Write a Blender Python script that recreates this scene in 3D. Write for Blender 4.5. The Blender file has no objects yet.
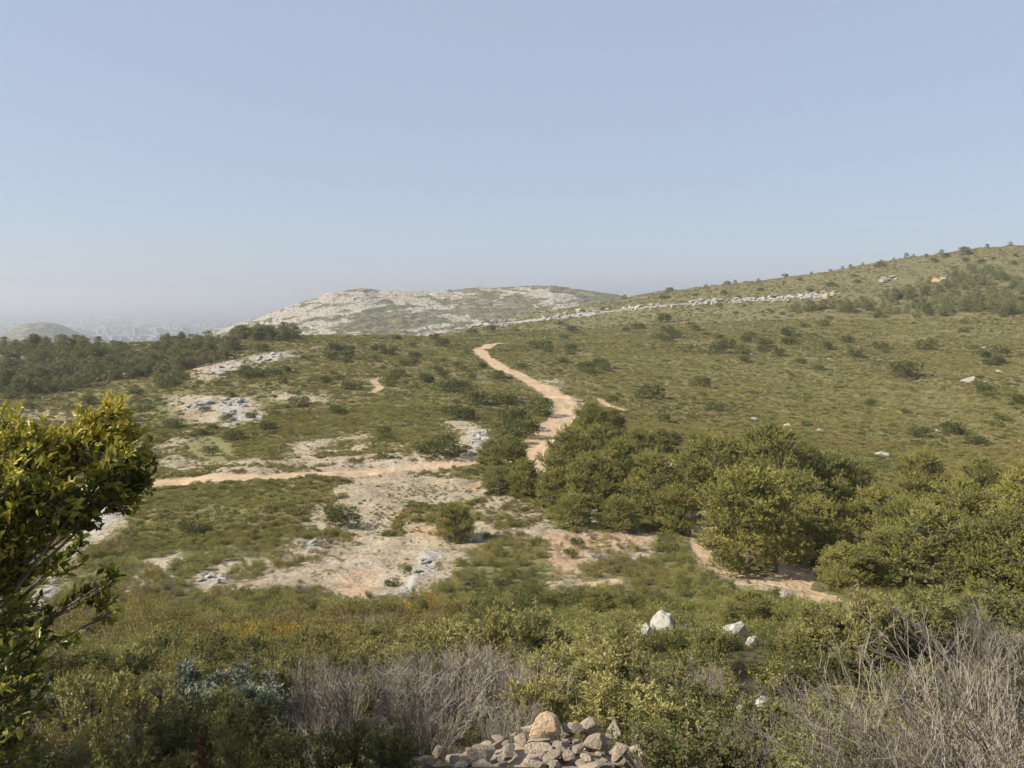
import bpy, math, random
import numpy as np
PI = math.pi
random.seed(7)
RNG = np.random.default_rng(7)

# ------------------------------------------------------------------ camera geometry
F = 796.0
PITCH = math.atan(88.0 / F)
cP, sP = math.cos(PITCH), math.sin(PITCH)

def ray(px, py):
    """direction of the photograph's pixel, scaled to horizontal length 1; returns azimuth, slope"""
    u = (px - 512.0) / F; k = (384.0 - py) / F
    x = u; y = cP + k * sP; z = -sP + k * cP
    h = math.hypot(x, y)
    return math.atan2(x, y), z / h

def slope_for(az, py):
    k = (384.0 - py) / F
    return math.cos(az) * math.tan(math.atan(k) - PITCH)

def to_px(x, y, z):
    dep = y * cP - z * sP
    return 512 + F * x / dep, 384 - F * (y * sP + z * cP) / dep

# ------------------------------------------------------------------ noise
def _hash(ix, iy, s):
    h = (ix.astype(np.int64) * 374761393 + iy.astype(np.int64) * 668265263 + s * 974711 + 1013) & 0xFFFFFFFF
    h = ((h ^ (h >> 13)) * 1274126177) & 0xFFFFFFFF
    h = (h ^ (h >> 16)) & 0xFFFF
    return h / 65535.0

def vnoise(x, y, s=0):
    x = np.asarray(x, float); y = np.asarray(y, float)
    xi = np.floor(x); yi = np.floor(y); fx = x - xi; fy = y - yi
    fx = fx * fx * (3 - 2 * fx); fy = fy * fy * (3 - 2 * fy)
    a = _hash(xi, yi, s); b = _hash(xi + 1, yi, s); c = _hash(xi, yi + 1, s); d = _hash(xi + 1, yi + 1, s)
    return (a * (1 - fx) + b * fx) * (1 - fy) + (c * (1 - fx) + d * fx) * fy

def fbm(x, y, s=0, o=4):
    v = 0; a = .5; t = 0
    for i in range(o):
        v = v + a * vnoise(x * 2 ** i + 17.3 * i, y * 2 ** i + 5.1 * i, s + i); t += a; a *= .5
    return v / t * 2 - 1

def sstep(a, b, x):
    t = np.clip((x - a) / (b - a), 0, 1); return t * t * (3 - 2 * t)

# ------------------------------------------------------------------ terrain table  (slope lines: radius, image height of the ground there)
COLS = {
    -500: [(30,672),(50,632),(70,590),(95,540),(120,505),(150,475),(190,440),(240,412),(300,392),(360,375),(430,368),(540,380),(800,430)],
    0:    [(30,665),(50,625),(70,580),(95,530),(120,490),(150,455),(190,425),(240,400),(300,378),(360,360),(420,350),(520,362),(800,420)],
    128:  [(30,660),(50,618),(62,585),(78,545),(95,510),(108,488),(130,468),(180,425),(230,395),(300,366),(360,345),(400,337),(480,350),(700,400)],
    256:  [(30,655),(50,608),(62,572),(78,532),(100,484),(115,466),(135,450),(180,405),(240,366),(300,344),(350,332),(430,346),(600,370),(1000,395)],
    384:  [(30,650),(50,600),(62,566),(78,526),(100,480),(118,455),(135,436),(180,400),(250,365),(330,341),(385,333),(450,339),(600,348),(800,355),(1000,362)],
    512:  [(30,648),(50,600),(62,560),(78,521),(100,484),(112,466),(130,440),(180,402),(250,370),(340,348),(410,337),(480,331),(560,324),(650,315),(760,322),(1000,345)],
    640:  [(30,648),(50,602),(62,566),(78,526),(100,484),(130,446),(180,408),(250,375),(340,349),(450,329),(560,311),(650,302),(770,292),(900,302),(1200,330)],
    768:  [(30,650),(50,606),(62,580),(78,540),(100,500),(130,465),(180,426),(250,385),(340,350),(430,325),(520,306),(620,293),(770,277),(950,292),(1300,320)],
    896:  [(30,652),(50,608),(62,586),(78,552),(100,515),(130,480),(180,438),(250,395),(340,355),(430,328),(520,308),(620,288),(720,270),(850,254),(1100,272),(1500,300)],
    1024: [(30,655),(50,612),(62,592),(78,560),(100,525),(130,490),(180,446),(250,402),(340,360),(430,330),(520,308),(620,286),(740,262),(880,240),(1150,254),(1500,285)],
    1500: [(30,665),(50,622),(62,600),(78,572),(100,540),(130,505),(180,460),(250,412),(340,368),(430,332),(520,305),(620,276),(740,246),(880,218),(1150,230),(1500,270)],
}
NEAR = [(.4,-1.62),(1.5,-1.68),(3,-2.3),(5,-3.4),(7,-4.35),(9,-5.5),(14,-8.0),(22,-11.3)]
FAR = [(2600,-172),(5000,-232),(9000,-262),(14000,-270),(26200,-285)]
NL, NA = 900, 720
LR = np.linspace(math.log(.4), math.log(26200), NL)
cz = []; ca = []
for px, lst in COLS.items():
    az = math.atan2(px - 512.0, F * cP)
    pts = list(NEAR)
    for r, py in lst: pts.append((r, r * slope_for(az, py)))
    pts += FAR
    ca.append(az); a = np.array(pts)
    cz.append(np.interp(LR, np.log(a[:, 0]), a[:, 1]))
ca = np.array(ca); cz = np.array(cz)
AZ = np.linspace(-PI, PI, NA + 1)
TBL = np.empty((NA + 1, NL))
for j in range(NL): TBL[:, j] = np.interp(AZ, ca, cz[:, j])
def gsm(A, n, axis, wrap=False):
    k = np.exp(-.5 * (np.arange(-3 * n, 3 * n + 1) / n) ** 2); k /= k.sum(); m = 3 * n
    pad = [(0, 0), (0, 0)]; pad[axis] = (m, m)
    B = np.pad(A, pad, mode='wrap' if wrap else 'edge')
    return np.apply_along_axis(lambda v: np.convolve(v, k, 'valid'), axis, B)
TBL = gsm(TBL, 4, 1); TBL = gsm(TBL, 6, 0)
# soften the seam behind the viewer
w = sstep(PI * .55, PI, np.abs(AZ))[:, None]
TBL = TBL * (1 - w) + (TBL[0] * .5 + TBL[-1] * .5)[None, :] * w

def base_h(x, y):
    az = np.arctan2(x, y); lr = np.log(np.maximum(np.hypot(x, y), .41))
    u = (az + PI) / (2 * PI) * NA; v = (lr - LR[0]) / (LR[-1] - LR[0]) * (NL - 1)
    ui = np.clip(np.floor(u).astype(int), 0, NA - 1); vi = np.clip(np.floor(v).astype(int), 0, NL - 2)
    fu = u - ui; fv = v - vi
    return ((TBL[ui, vi] * (1 - fu) + TBL[ui + 1, vi] * fu) * (1 - fv) + (TBL[ui, vi + 1] * (1 - fu) + TBL[ui + 1, vi + 1] * fu) * fv)

def relief(x, y):
    r = np.hypot(x, y)
    a1 = np.interp(r, [0, 8, 30, 100, 300, 900, 3000], [.02, .08, .35, .7, .9, 1.6, 0])
    a2 = np.interp(r, [0, 8, 30, 100, 300, 900, 3000], [0, .1, .2, .5, 1.5, 3.5, 0])
    a3 = np.interp(r, [0, 2500, 6000, 26000], [0, 0, 14, 30])
    return a1 * fbm(x / 9, y / 9, 3, 4) + a2 * fbm(x / 55, y / 55, 11, 3) + a3 * fbm(x / 1600, y / 1600, 31, 3)

def ground_plain(x, y):
    x = np.asarray(x, float); y = np.asarray(y, float)
    return base_h(x, y) + relief(x, y)

RS = np.exp(np.linspace(math.log(5), math.log(20000), 5000))
def hit(px, py, rmin=5.0, fn=None, rmax=20000):
    az, s = ray(px, py)
    x = np.sin(az) * RS; y = np.cos(az) * RS
    d = s * RS - (fn or ground_plain)(x, y)
    m = (d < 0) & (RS > rmin) & (RS < rmax)
    if not m.any(): return None
    i = int(np.argmax(m)); r = RS[i]
    if i > 0 and d[i - 1] > 0: r = RS[i - 1] + (RS[i] - RS[i - 1]) * d[i - 1] / (d[i - 1] - d[i])
    return (math.sin(az) * r, math.cos(az) * r, s * r)

# ------------------------------------------------------------------ soil, tracks and rock areas laid out on the real ground
def gpoly(pts, rmin=20, rmax=1000):
    out = []
    for p in pts:
        h = hit(p[0], p[1], rmin, None, rmax)
        if h is not None: out.append((h[0], h[1]))
    return np.array(out)
def r3(pts, ox, oy, s=3.01): return [(ox + a / s, oy + b / s) for a, b in pts]

ROAD = [gpoly([(90,487),(140,483),(200,479),(250,477),(300,475),(350,473),(400,469),(440,464),(475,460),(505,461),(533,463)]),
        gpoly([(540,474),(538,464),(527,452),(546,436),(560,420),(569,407),(557,396),(543,388),(529,380),(517,374),(504,369),(486,358),(478,350),(487,346),(497,344)])]
ROADW = [2.0, 2.5]
TRAIL = [gpoly([(690,505),(697,520),(704,533),(706,549),(717,563),(734,572),(757,578),(784,584),(807,592),(830,604),(850,612)]),
         gpoly([(797,566),(795,576),(790,586)]),
         gpoly([(655,456),(662,459),(676,467),(690,474)]),
         gpoly([(585,584),(598,583),(612,581)]),
         gpoly([(372,392),(380,387),(373,380),(382,377)], 60, 400),
         gpoly([(540,463),(528,470),(500,478),(470,486)], 40),
         gpoly([(600,399),(606,405),(622,410)], 60, 400)]
TRAILW = [1.25, 1.3, 1.3, .7, .9, 1.0, .9]
BARE = [r3([(700,160),(840,170),(870,200),(800,290),(960,290),(1020,300),(1024,340),(900,450),(800,470),(700,460),(600,490),(590,440),(650,390),(650,340),(600,340),(520,380),(430,440),(320,440),(200,430),(210,400),(280,380),(330,380),(400,380),(470,330),(500,290),(560,230)],120,440),
        r3([(300,90),(350,60),(450,60),(560,50),(700,20),(860,20),(1040,20),(1060,60),(1000,85),(700,100),(400,110)],120,440),
        r3([(230,210),(330,180),(420,210),(470,250),(520,260),(560,220),(600,240),(640,270),(700,280),(760,300),(740,320),(700,310),(620,310),(560,330),(545,390),(470,425),(450,390),(455,320),(390,290),(330,270),(290,270)],400,440),
        r3([(60,180),(100,150),(100,100),(0,60),(0,140),(20,160)],400,440),
        r3([(0,250),(100,250),(100,330),(160,340),(120,420),(0,460)],400,440),
        r3([(480,650),(530,620),(600,570),(625,590),(560,640),(560,680),(640,700),(720,690),(720,740),(480,745)],0,230),
        r3([(290,570),(390,575),(450,600),(460,640),(420,690),(300,690),(250,700),(0,720),(0,620),(100,610),(140,640),(300,650),(370,620)],340,230),
        r3([(580,450),(660,450),(670,490),(740,520),(700,560),(640,540)],340,230),
        r3([(560,410),(700,390),(860,365),(900,380),(760,410),(640,450),(580,460)],0,230),
        r3([(500,500),(760,500),(800,560),(700,600),(560,580)],0,230),
        r3([(820,490),(980,500),(970,520),(830,520)],0,230),
        r3([(860,640),(1024,620),(1024,740),(860,740)],0,230),
        r3([(0,360),(60,350),(120,365),(110,385),(0,395)],0,230),
        r3([(70,540),(190,545),(180,580),(100,590)],0,230),
        [(70,530),(90,515),(112,505),(132,512),(120,530),(95,545),(70,565),(50,600),(30,620),(26,600),(45,570)],
        [(140,560),(180,552),(182,562),(150,578),(128,590),(125,580)],
        [(700,520),(712,560),(740,570),(800,580),(800,600),(735,588),(705,575),(690,540)],
        ]
BARE += [[(188,575),(215,566),(262,556),(300,548),(330,540),(345,560),(372,585),(360,606),(325,600),(330,588),(280,590),(230,592),(195,590)], [(395,590),(420,575),(450,545),(480,520),(478,505),(500,490),(530,505),(545,530),(500,535),(470,548),(445,580),(410,605)], [(545,520),(600,520),(660,535),(650,560),(600,560),(580,580),(550,600),(552,560)], [(355,470),(440,470),(470,480),(500,490),(480,500),(430,505),(380,500),(340,520),(300,540),(290,525),(330,500)]]
BARE = [gpoly(p) for p in BARE]
WHITE = [r3([(780,470),(860,440),(900,350),(960,330),(985,345),(940,400),(880,460),(840,480)],120,440),
         r3([(550,320),(600,300),(630,300),(600,330),(560,350)],120,440),
         r3([(200,430),(260,400),(330,395),(300,440)],120,440),
         r3([(390,610),(440,600),(450,650),(410,660),(380,640)],340,230),
         r3([(500,220),(590,215),(590,250),(500,255)],400,440),
         r3([(620,425),(640,440),(720,410),(740,395)],0,230), r3([(760,400),(760,390),(860,370),(850,385)],0,230),
         r3([(650,520),(700,505),(760,515),(740,545),(650,550)],0,230), r3([(660,560),(780,550),(790,575),(680,590)],0,230),
         r3([(560,525),(630,515),(620,540),(570,545)],0,230), r3([(0,368),(50,360),(115,370),(100,388),(0,392)],0,230), r3([(330,338),(385,333),(385,348),(335,350)],0,230),
         [(75,535),(112,506),(128,514),(100,535),(70,560)], [(28,616),(32,598),(58,575),(62,590)],
         ]
WHITE = [gpoly(p) for p in WHITE]
_bl = [(425,331),(470,327),(520,322),(560,317.5),(600,312),(650,307),(700,303),(760,299.5),(800,297),(838,293)]
WHITE.append(gpoly([(a_, b_ - 1.0) for a_, b_ in _bl] + [(a_, b_ + 1.4) for a_, b_ in _bl[::-1]], 380, 1000))
REDD = [gpoly(p) for p in (r3([(430,300),(480,285),(560,290),(620,262),(700,285),(765,300),(720,322),(620,322),(565,345),(548,395),(470,428),(452,385),(450,335)],400,440),
        r3([(655,400),(760,385),(790,440),(770,465),(690,470),(650,440)],120,440), r3([(860,260),(960,250),(1010,300),(900,310)],120,440), [(700,520),(706,505),(716,520),(712,545),(722,560),(706,552)])]
GRASSY = [gpoly(r3([(565,640),(640,615),(700,640),(710,690),(640,700),(580,680)],0,230))]

def seg_dist(x, y, P):
    d = np.full(x.shape, 1e9)
    for i in range(len(P) - 1):
        ax, ay = P[i]; bx, by = P[i + 1]; dx, dy = bx - ax, by - ay; L = dx * dx + dy * dy + 1e-9
        t = np.clip(((x - ax) * dx + (y - ay) * dy) / L, 0, 1)
        d = np.minimum(d, np.hypot(x - ax - t * dx, y - ay - t * dy))
    return d
def inside(x, y, P):
    c = np.zeros(x.shape, bool); n = len(P)
    for i in range(n):
        x1, y1 = P[i]; x2, y2 = P[(i + 1) % n]
        if y1 == y2: continue
        c ^= ((y1 > y) != (y2 > y)) & (x < (x2 - x1) * (y - y1) / (y2 - y1) + x1)
    return c
def poly_field(x, y, polys, soft):
    """soft membership 0..1 of a list of ground polygons"""
    out = np.zeros(x.shape)
    for P in polys:
        if len(P) < 3: continue
        m = 6.0
        sel = (x > P[:, 0].min() - m) & (x < P[:, 0].max() + m) & (y > P[:, 1].min() - m) & (y < P[:, 1].max() + m)
        if not sel.any(): continue
        xs = x[sel]; ys = y[sel]
        d = seg_dist(xs, ys, np.vstack([P, P[:1]])); ins = inside(xs, ys, P)
        sd = np.where(ins, d, -d); s = soft if np.isscalar(soft) else soft[sel]
        out[sel] = np.maximum(out[sel], sstep(-s, s, sd))
    return out
def road_field(x, y, lines, ws, extra=0.0, soft=.6):
    out = np.zeros(x.shape)
    wob = fbm(x / 6, y / 6, 77, 3) * .5
    for L, w_ in zip(lines, ws):
        if len(L) < 2: continue
        m = w_ + extra + 3
        sel = (x > L[:, 0].min() - m) & (x < L[:, 0].max() + m) & (y > L[:, 1].min() - m) & (y < L[:, 1].max() + m)
        if not sel.any(): continue
        d = seg_dist(x[sel], y[sel], L)
        ww = w_ * (1 + wob[sel] * .5) + extra
        out[sel] = np.maximum(out[sel], 1 - sstep(ww - soft * .5, ww + soft * .5, d))
    return out
def masks(x, y):
    x = np.asarray(x, float); y = np.asarray(y, float); r = np.hypot(x, y)
    soft = np.clip(r * .022, .8, 6)
    bare = poly_field(x, y, BARE, soft); white = poly_field(x, y, WHITE, soft * .7)
    return bare, white

def ground(x, y):
    return ground_plain(x, y)

# ------------------------------------------------------------------ rocky hill across the valley (its own height)
HA0, HA1 = math.atan2(205 - 512, F * cP), math.atan2(640 - 512, F * cP)
SKY = np.array([(190,345),(225,331),(250,322),(264,318),(272,314),(290,307),(302,303),(322,296),(335,291),(350,289.5),(366,287.5),(380,290),(410,291),(450,290),(485,288.5),(520,286.5),(552,286),(574,289),(590,291),(612,294),(650,303)], float)
def hill_h(x, y):
    x = np.asarray(x, float); y = np.asarray(y, float)
    az = np.arctan2(x, y); r = np.hypot(x, y)
    px = 512 + np.tan(az) * F * cP
    sk = np.interp(px, SKY[:, 0], SKY[:, 1])
    k = (384 - sk) / F; crest = 1340 * np.cos(az) * np.tan(np.arctan(k) - PITCH)
    b = np.interp(r, [930, 1000, 1100, 1200, 1290, 1340, 1420, 1600, 1720], [-.9, 0, .27, .55, .84, 1, .97, .3, -.7])
    base = -72.0
    z = base + (crest - base) * b
    # terraces following tilted beds
    bed = 8.0; tilt = x * .05 + fbm(x / 110, y / 110, 51, 4) * 26
    q = (z + tilt) / bed; fr = q - np.floor(q); st = np.floor(q) + sstep(.62, .98, fr)
    amt = np.clip(b, 0, 1) * (1 - sstep(.93, 1.0, b) * .6) * np.clip(.35 + .9 * fbm(x / 60, y / 60, 61, 3), 0, .9)
    z = z * (1 - amt) + (st * bed - tilt) * amt
    z = z + fbm(x / 70, y / 70, 41, 5) * 8 * np.clip(1.3 - b, .28, 1) + np.abs(fbm(x / 22, y / 16, 43, 4)) * 7 * np.clip(1.2 - b, .25, 1)
    return z
def hill_rock(x, y):
    """how much bare limestone there is on the rocky hill"""
    x = np.asarray(x, float); y = np.asarray(y, float); e = 3.0
    gx = (hill_h(x + e, y) - hill_h(x - e, y)) / (2 * e); gy = (hill_h(x, y + e) - hill_h(x, y - e)) / (2 * e)
    s = np.hypot(gx, gy)
    zz = hill_h(x, y); n = fbm(x / 24, (zz - x * .10) / 4.5, 71, 4) * 1.1 + fbm(x / 90, (zz + x * .05) / 22, 72, 3) * .9
    az = np.arctan2(x, y); px = 512 + np.tan(az) * F * cP
    lim = sstep(590, 560, px)
    return np.clip(sstep(.30, .60, s * .6 + n * .75 + .20) * lim, 0, 1)
def top_h(x, y):
    x = np.asarray(x, float); y = np.asarray(y, float)
    g = ground(x, y); az = np.arctan2(x, y); r = np.hypot(x, y)
    m = (az > HA0) & (az < HA1) & (r > 935) & (r < 1715)
    return np.where(m, np.maximum(g, hill_h(x, y)), g)

# ------------------------------------------------------------------ mesh helpers
COL = bpy.context.scene.collection
def make_mesh(name, V, faces, mats, midx=None, tint=None, attrs=None, smooth=False):
    """V (n,3); faces: list of (m,k) arrays; midx per face; tint per face"""
    me = bpy.data.meshes.new(name)
    faces = [f for f in faces if len(f)]
    nl = sum(f.size for f in faces); nf = sum(len(f) for f in faces)
    me.vertices.add(len(V)); me.loops.add(nl); me.polygons.add(nf)
    me.vertices.foreach_set('co', np.ascontiguousarray(V, np.float32).ravel())
    me.loops.foreach_set('vertex_index', np.concatenate([f.ravel() for f in faces]).astype(np.int32))
    tot = np.concatenate([np.full(len(f), f.shape[1]) for f in faces]).astype(np.int32)
    st = np.concatenate([[0], np.cumsum(tot)[:-1]]).astype(np.int32)
    me.polygons.foreach_set('loop_start', st)
    if midx is not None: me.polygons.foreach_set('material_index', np.asarray(midx, np.int32))
    me.polygons.foreach_set('use_smooth', np.full(nf, bool(smooth)))
    for m in mats: me.materials.append(m)
    if tint is not None:
        a = me.attributes.new('tint', 'FLOAT', 'FACE'); a.data.foreach_set('value', np.asarray(tint, np.float32))
    if attrs:
        for k, v in attrs.items():
            a = me.attributes.new(k, 'FLOAT', 'POINT'); a.data.foreach_set('value', np.asarray(v, np.float32))
    me.update(calc_edges=True)
    return me

class MB:
    def __init__(s): s.V = []; s.F4 = []; s.T = []; s.M = []; s.n = 0
    def add(s, V, F, tint=None, mat=0):
        F = np.asarray(F); s.V.append(V); s.F4.append(F + s.n); s.n += len(V)
        s.T.append(np.full(len(F), .5) if tint is None else tint); s.M.append(np.full(len(F), mat))
    def mesh(s, name, mats, smooth=False):
        V = np.vstack(s.V)
        q = [f for f in s.F4]; order = []
        return make_mesh(name, V, q, mats, np.concatenate(s.M), np.concatenate(s.T), smooth=smooth)

def norm(a): return a / np.maximum(np.linalg.norm(a, axis=-1, keepdims=True), 1e-9)
def blades(C, D, length, width, rng, fold=0.0):
    """kite-shaped blades starting at C and pointing along D"""
    n = len(C); D = norm(D); R = norm(np.cross(D, norm(rng.normal(size=(n, 3)))))
    L = length * (0.7 + .6 * rng.random((n, 1))); W = width * (0.7 + .6 * rng.random((n, 1)))
    V = np.empty((n, 4, 3)); V[:, 0] = C; V[:, 1] = C + D * L * .45 + R * W * .5; V[:, 2] = C + D * L; V[:, 3] = C + D * L * .45 - R * W * .5
    if fold: V[:, 2] += np.array([0, 0, -1]) * L * fold
    return V.reshape(-1, 3), np.arange(4 * n).reshape(n, 4)
def leaves(C, D, length, width, rng):
    """folded ovate leaves of two quads each"""
    n = len(C); D = norm(D); R = norm(np.cross(D, norm(rng.normal(size=(n, 3)) + np.array([0, 0, 1.2])))); N = norm(np.cross(R, D))
    L = length * (0.7 + .6 * rng.random((n, 1))); W = width * (0.75 + .5 * rng.random((n, 1)))
    V = np.empty((n, 6, 3)); cup = W * .22
    V[:, 0] = C; V[:, 1] = C + D * L * .35 + R * W * .5 + N * cup; V[:, 2] = C + D * L * .75 + R * W * .38 + N * cup * .8
    V[:, 3] = C + D * L - N * L * .08; V[:, 4] = C + D * L * .75 - R * W * .38 + N * cup * .8; V[:, 5] = C + D * L * .35 - R * W * .5 + N * cup
    b = np.arange(n)[:, None] * 6
    return V.reshape(-1, 3), np.vstack([b + np.array([0, 1, 2, 3]), b + np.array([0, 3, 4, 5])])
def tube(P, R, k=5):
    P = np.asarray(P, float); R = np.asarray(R, float); n = len(P)
    T = np.gradient(P, axis=0); T = norm(T); ref = np.array([.31, .87, .38]); A = norm(np.cross(T, ref)); B = np.cross(T, A)
    t = np.arange(k) * 2 * PI / k
    V = P[:, None, :] + R[:, None, None] * (np.cos(t)[None, :, None] * A[:, None, :] + np.sin(t)[None, :, None] * B[:, None, :])
    F_ = []
    for i in range(n - 1):
        for j in range(k): F_.append((i * k + j, i * k + (j + 1) % k, (i + 1) * k + (j + 1) % k, (i + 1) * k + j))
    return V.reshape(-1, 3), np.array(F_)
def tubes3(P0, P1, P2, r0, r1):
    """many thin bent twigs at once, three sides each"""
    n = len(P0); k = 3; t = np.arange(k) * 2 * PI / k
    D = norm(P2 - P0); A = norm(np.cross(D, np.array([.31, .87, .38]))); B = np.cross(D, A)
    V = np.empty((n, 3, k, 3))
    for i, (P, rr) in enumerate(((P0, r0), (P1, (r0 + r1) / 2), (P2, r1))):
        rr = np.broadcast_to(np.asarray(rr, float).reshape(-1, 1) if not np.isscalar(rr) else rr, (n, 1))
        for j in range(k): V[:, i, j] = P + rr * (math.cos(t[j]) * A + math.sin(t[j]) * B)
    q = []
    for i in range(2):
        for j in range(k): q.append((i * k + j, i * k + (j + 1) % k, (i + 1) * k + (j + 1) % k, (i + 1) * k + j))
    q = np.array(q)
    return V.reshape(-1, 3), (np.arange(n)[:, None, None] * 9 + q[None]).reshape(-1, 4)

# ------------------------------------------------------------------ materials
def new_mat(name):
    m = bpy.data.materials.new(name); m.use_nodes = True; nt = m.node_tree; nt.nodes.clear()
    return m, nt, nt.nodes, nt.links
def N(nodes, t, **kw):
    n = nodes.new(t)
    for k, v in kw.items():
        if k == 'inp':
            for a, b in v.items(): n.inputs[a].default_value = b
        else: setattr(n, k, v)
    return n
def ramp(nodes, stops, interp='LINEAR'):
    r = nodes.new('ShaderNodeValToRGB'); e = r.color_ramp.elements; r.color_ramp.interpolation = interp
    while len(e) < len(stops): e.new(.5)
    for i, (p, c) in enumerate(stops): e[i].position = p; e[i].color = (c[0], c[1], c[2], 1)
    return r
def mixc(nodes, links, fac, a, b, mode='MIX'):
    m = nodes.new('ShaderNodeMix'); m.data_type = 'RGBA'; m.blend_type = mode
    for sock, v in ((m.inputs[0], fac), (m.inputs[6], a), (m.inputs[7], b)):
        if hasattr(v, 'links') or isinstance(v, bpy.types.NodeSocket): links.new(v, sock)
        elif isinstance(v, (int, float)): sock.default_value = v
        else: sock.default_value = (*v, 1)
    return m.outputs[2]
def mathn(nodes, links, op, a, b=None, c=None, clamp=False):
    m = nodes.new('ShaderNodeMath'); m.operation = op; m.use_clamp = clamp
    for i, v in enumerate((a, b, c)):
        if v is None: continue
        if isinstance(v, bpy.types.NodeSocket): links.new(v, m.inputs[i])
        else: m.inputs[i].default_value = v
    return m.outputs[0]

def foliage_mat(name, stops, trans=.25, patch=.0, patch_col=(.1, .09, .03), scale=.12, rough=.55, own=.55):
    """leaf colour from the leaf's own tint, the plant's own random and a slow drift over the hillside"""
    kk = (1.05, 1.0, .92) if name != 'grey_leaves' else (.9, .88, .84)
    stops = [(p, tuple(v * k_ for v, k_ in zip(c, kk))) for p, c in stops]; patch_col = tuple(v * k_ for v, k_ in zip(patch_col, kk))
    m, nt, n, l = new_mat(name)
    at = N(n, 'ShaderNodeAttribute', attribute_name='tint'); oi = N(n, 'ShaderNodeObjectInfo')
    v = mathn(n, l, 'MULTIPLY', at.outputs['Fac'], own); v2 = mathn(n, l, 'MULTIPLY_ADD', oi.outputs['Random'], 1 - own, v)
    rp = ramp(n, stops); l.new(v2, rp.inputs[0]); col = rp.outputs[0]
    if patch > 0:
        ge = N(n, 'ShaderNodeNewGeometry'); no = N(n, 'ShaderNodeTexNoise', inp={'Scale': scale, 'Detail': 3.0, 'Roughness': .6})
        l.new(ge.outputs['Position'], no.inputs['Vector'])
        pr = ramp(n, [(.42, (0, 0, 0)), (.6, (1, 1, 1))]); l.new(no.outputs['Fac'], pr.inputs[0])
        f = mathn(n, l, 'MULTIPLY', pr.outputs[0], patch)
        col = mixc(n, l, f, col, patch_col)
    bs = N(n, 'ShaderNodeBsdfPrincipled', inp={'Roughness': rough, 'Specular IOR Level': .25}); l.new(col, bs.inputs['Base Color'])
    out = N(n, 'ShaderNodeOutputMaterial')
    if trans > 0:
        tr = N(n, 'ShaderNodeBsdfTranslucent'); l.new(mixc(n, l, .3, col, (.32, .29, .05), 'MIX'), tr.inputs['Color'])
        mx = N(n, 'ShaderNodeMixShader', inp={0: trans}); l.new(bs.outputs[0], mx.inputs[1]); l.new(tr.outputs[0], mx.inputs[2]); l.new(mx.outputs[0], out.inputs[0])
    else: l.new(bs.outputs[0], out.inputs[0])
    return m
def plain_mat(name, c1, c2, scale=6.0, rough=.9, bump=.3, detail=5.0, c3=None):
    m, nt, n, l = new_mat(name)
    ge = N(n, 'ShaderNodeTexCoord'); no = N(n, 'ShaderNodeTexNoise', inp={'Scale': scale, 'Detail': detail, 'Roughness': .62})
    l.new(ge.outputs['Object'], no.inputs['Vector'])
    st = [(.3, c1), (.7, c2)] if c3 is None else [(.3, c1), (.5, c2), (.7, c3)]
    rp = ramp(n, st); l.new(no.outputs['Fac'], rp.inputs[0])
    oi = N(n, 'ShaderNodeObjectInfo'); hv = N(n, 'ShaderNodeHueSaturation'); l.new(rp.outputs[0], hv.inputs['Color'])
    l.new(mathn(n, l, 'MULTIPLY_ADD', oi.outputs['Random'], .35, .82), hv.inputs['Value'])
    bs = N(n, 'ShaderNodeBsdfPrincipled', inp={'Roughness': rough, 'Specular IOR Level': .2}); l.new(hv.outputs[0], bs.inputs['Base Color'])
    bp = N(n, 'ShaderNodeBump', inp={'Strength': bump, 'Distance': .05}); l.new(no.outputs['Fac'], bp.inputs['Height']); l.new(bp.outputs[0], bs.inputs['Normal'])
    out = N(n, 'ShaderNodeOutputMaterial'); l.new(bs.outputs[0], out.inputs[0])
    return m

M_PINE = foliage_mat('pine_needles', [(0, (.085, .105, .034)), (.35, (.20, .215, .055)), (.65, (.32, .305, .078)), (1, (.46, .40, .12))], .30, own=.8)
M_PINEFAR = foliage_mat('far_pine_needles', [(0, (.085, .100, .045)), (.5, (.165, .178, .070)), (1, (.27, .25, .10))], .15, own=.6)
M_EVER = foliage_mat('evergreen_leaves', [(0, (.045, .056, .020)), (.5, (.115, .125, .038)), (1, (.24, .23, .070))], .2)
M_MID = foliage_mat('scrub_leaves', [(0, (.085, .088, .032)), (.4, (.180, .175, .055)), (.75, (.26, .235, .080)), (1, (.36, .30, .125))], .22, .5, (.205, .150, .055), .10, own=.45)
M_ROSE = foliage_mat('broom_leaves', [(0, (.090, .105, .036)), (.4, (.205, .215, .068)), (.8, (.33, .31, .105)), (1, (.42, .37, .16))], .27, .35, (.27, .22, .09), .3, own=.45)
M_SILV = foliage_mat('grey_leaves', [(0, (.10, .12, .09)), (.5, (.22, .25, .19)), (1, (.40, .43, .35))], .15)
M_JUN = foliage_mat('juniper_sprays', [(0, (.06, .07, .022)), (.5, (.15, .155, .045)), (1, (.25, .24, .08))], .2)
M_GORSE = foliage_mat('gorse_flowers', [(0, (.20, .15, .03)), (.5, (.40, .26, .03)), (1, (.55, .38, .05))], .2)
M_LEAF = foliage_mat('tree_leaves', [(0, (.030, .045, .010)), (.25, (.075, .095, .016)), (.45, (.20, .22, .040)), (.70, (.40, .37, .065)), (1, (.56, .46, .11))], .3, rough=.38, own=1.0)
M_RED = foliage_mat('russet_leaves', [(0, (.05, .015, .01)), (.5, (.14, .04, .02)), (1, (.22, .08, .03))], .2)
M_COVER = foliage_mat('low_scrub', [(0, (.110, .112, .042)), (.35, (.210, .198, .068)), (.7, (.285, .255, .090)), (1, (.38, .32, .145))], .2, .5, (.27, .20, .085), .035)
M_FARSC = foliage_mat('far_scrub', [(0, (.12, .12, .05)), (.35, (.200, .188, .070)), (.7, (.25, .225, .085)), (1, (.32, .27, .12))], .15, .6, (.22, .165, .075), .012)
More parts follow.
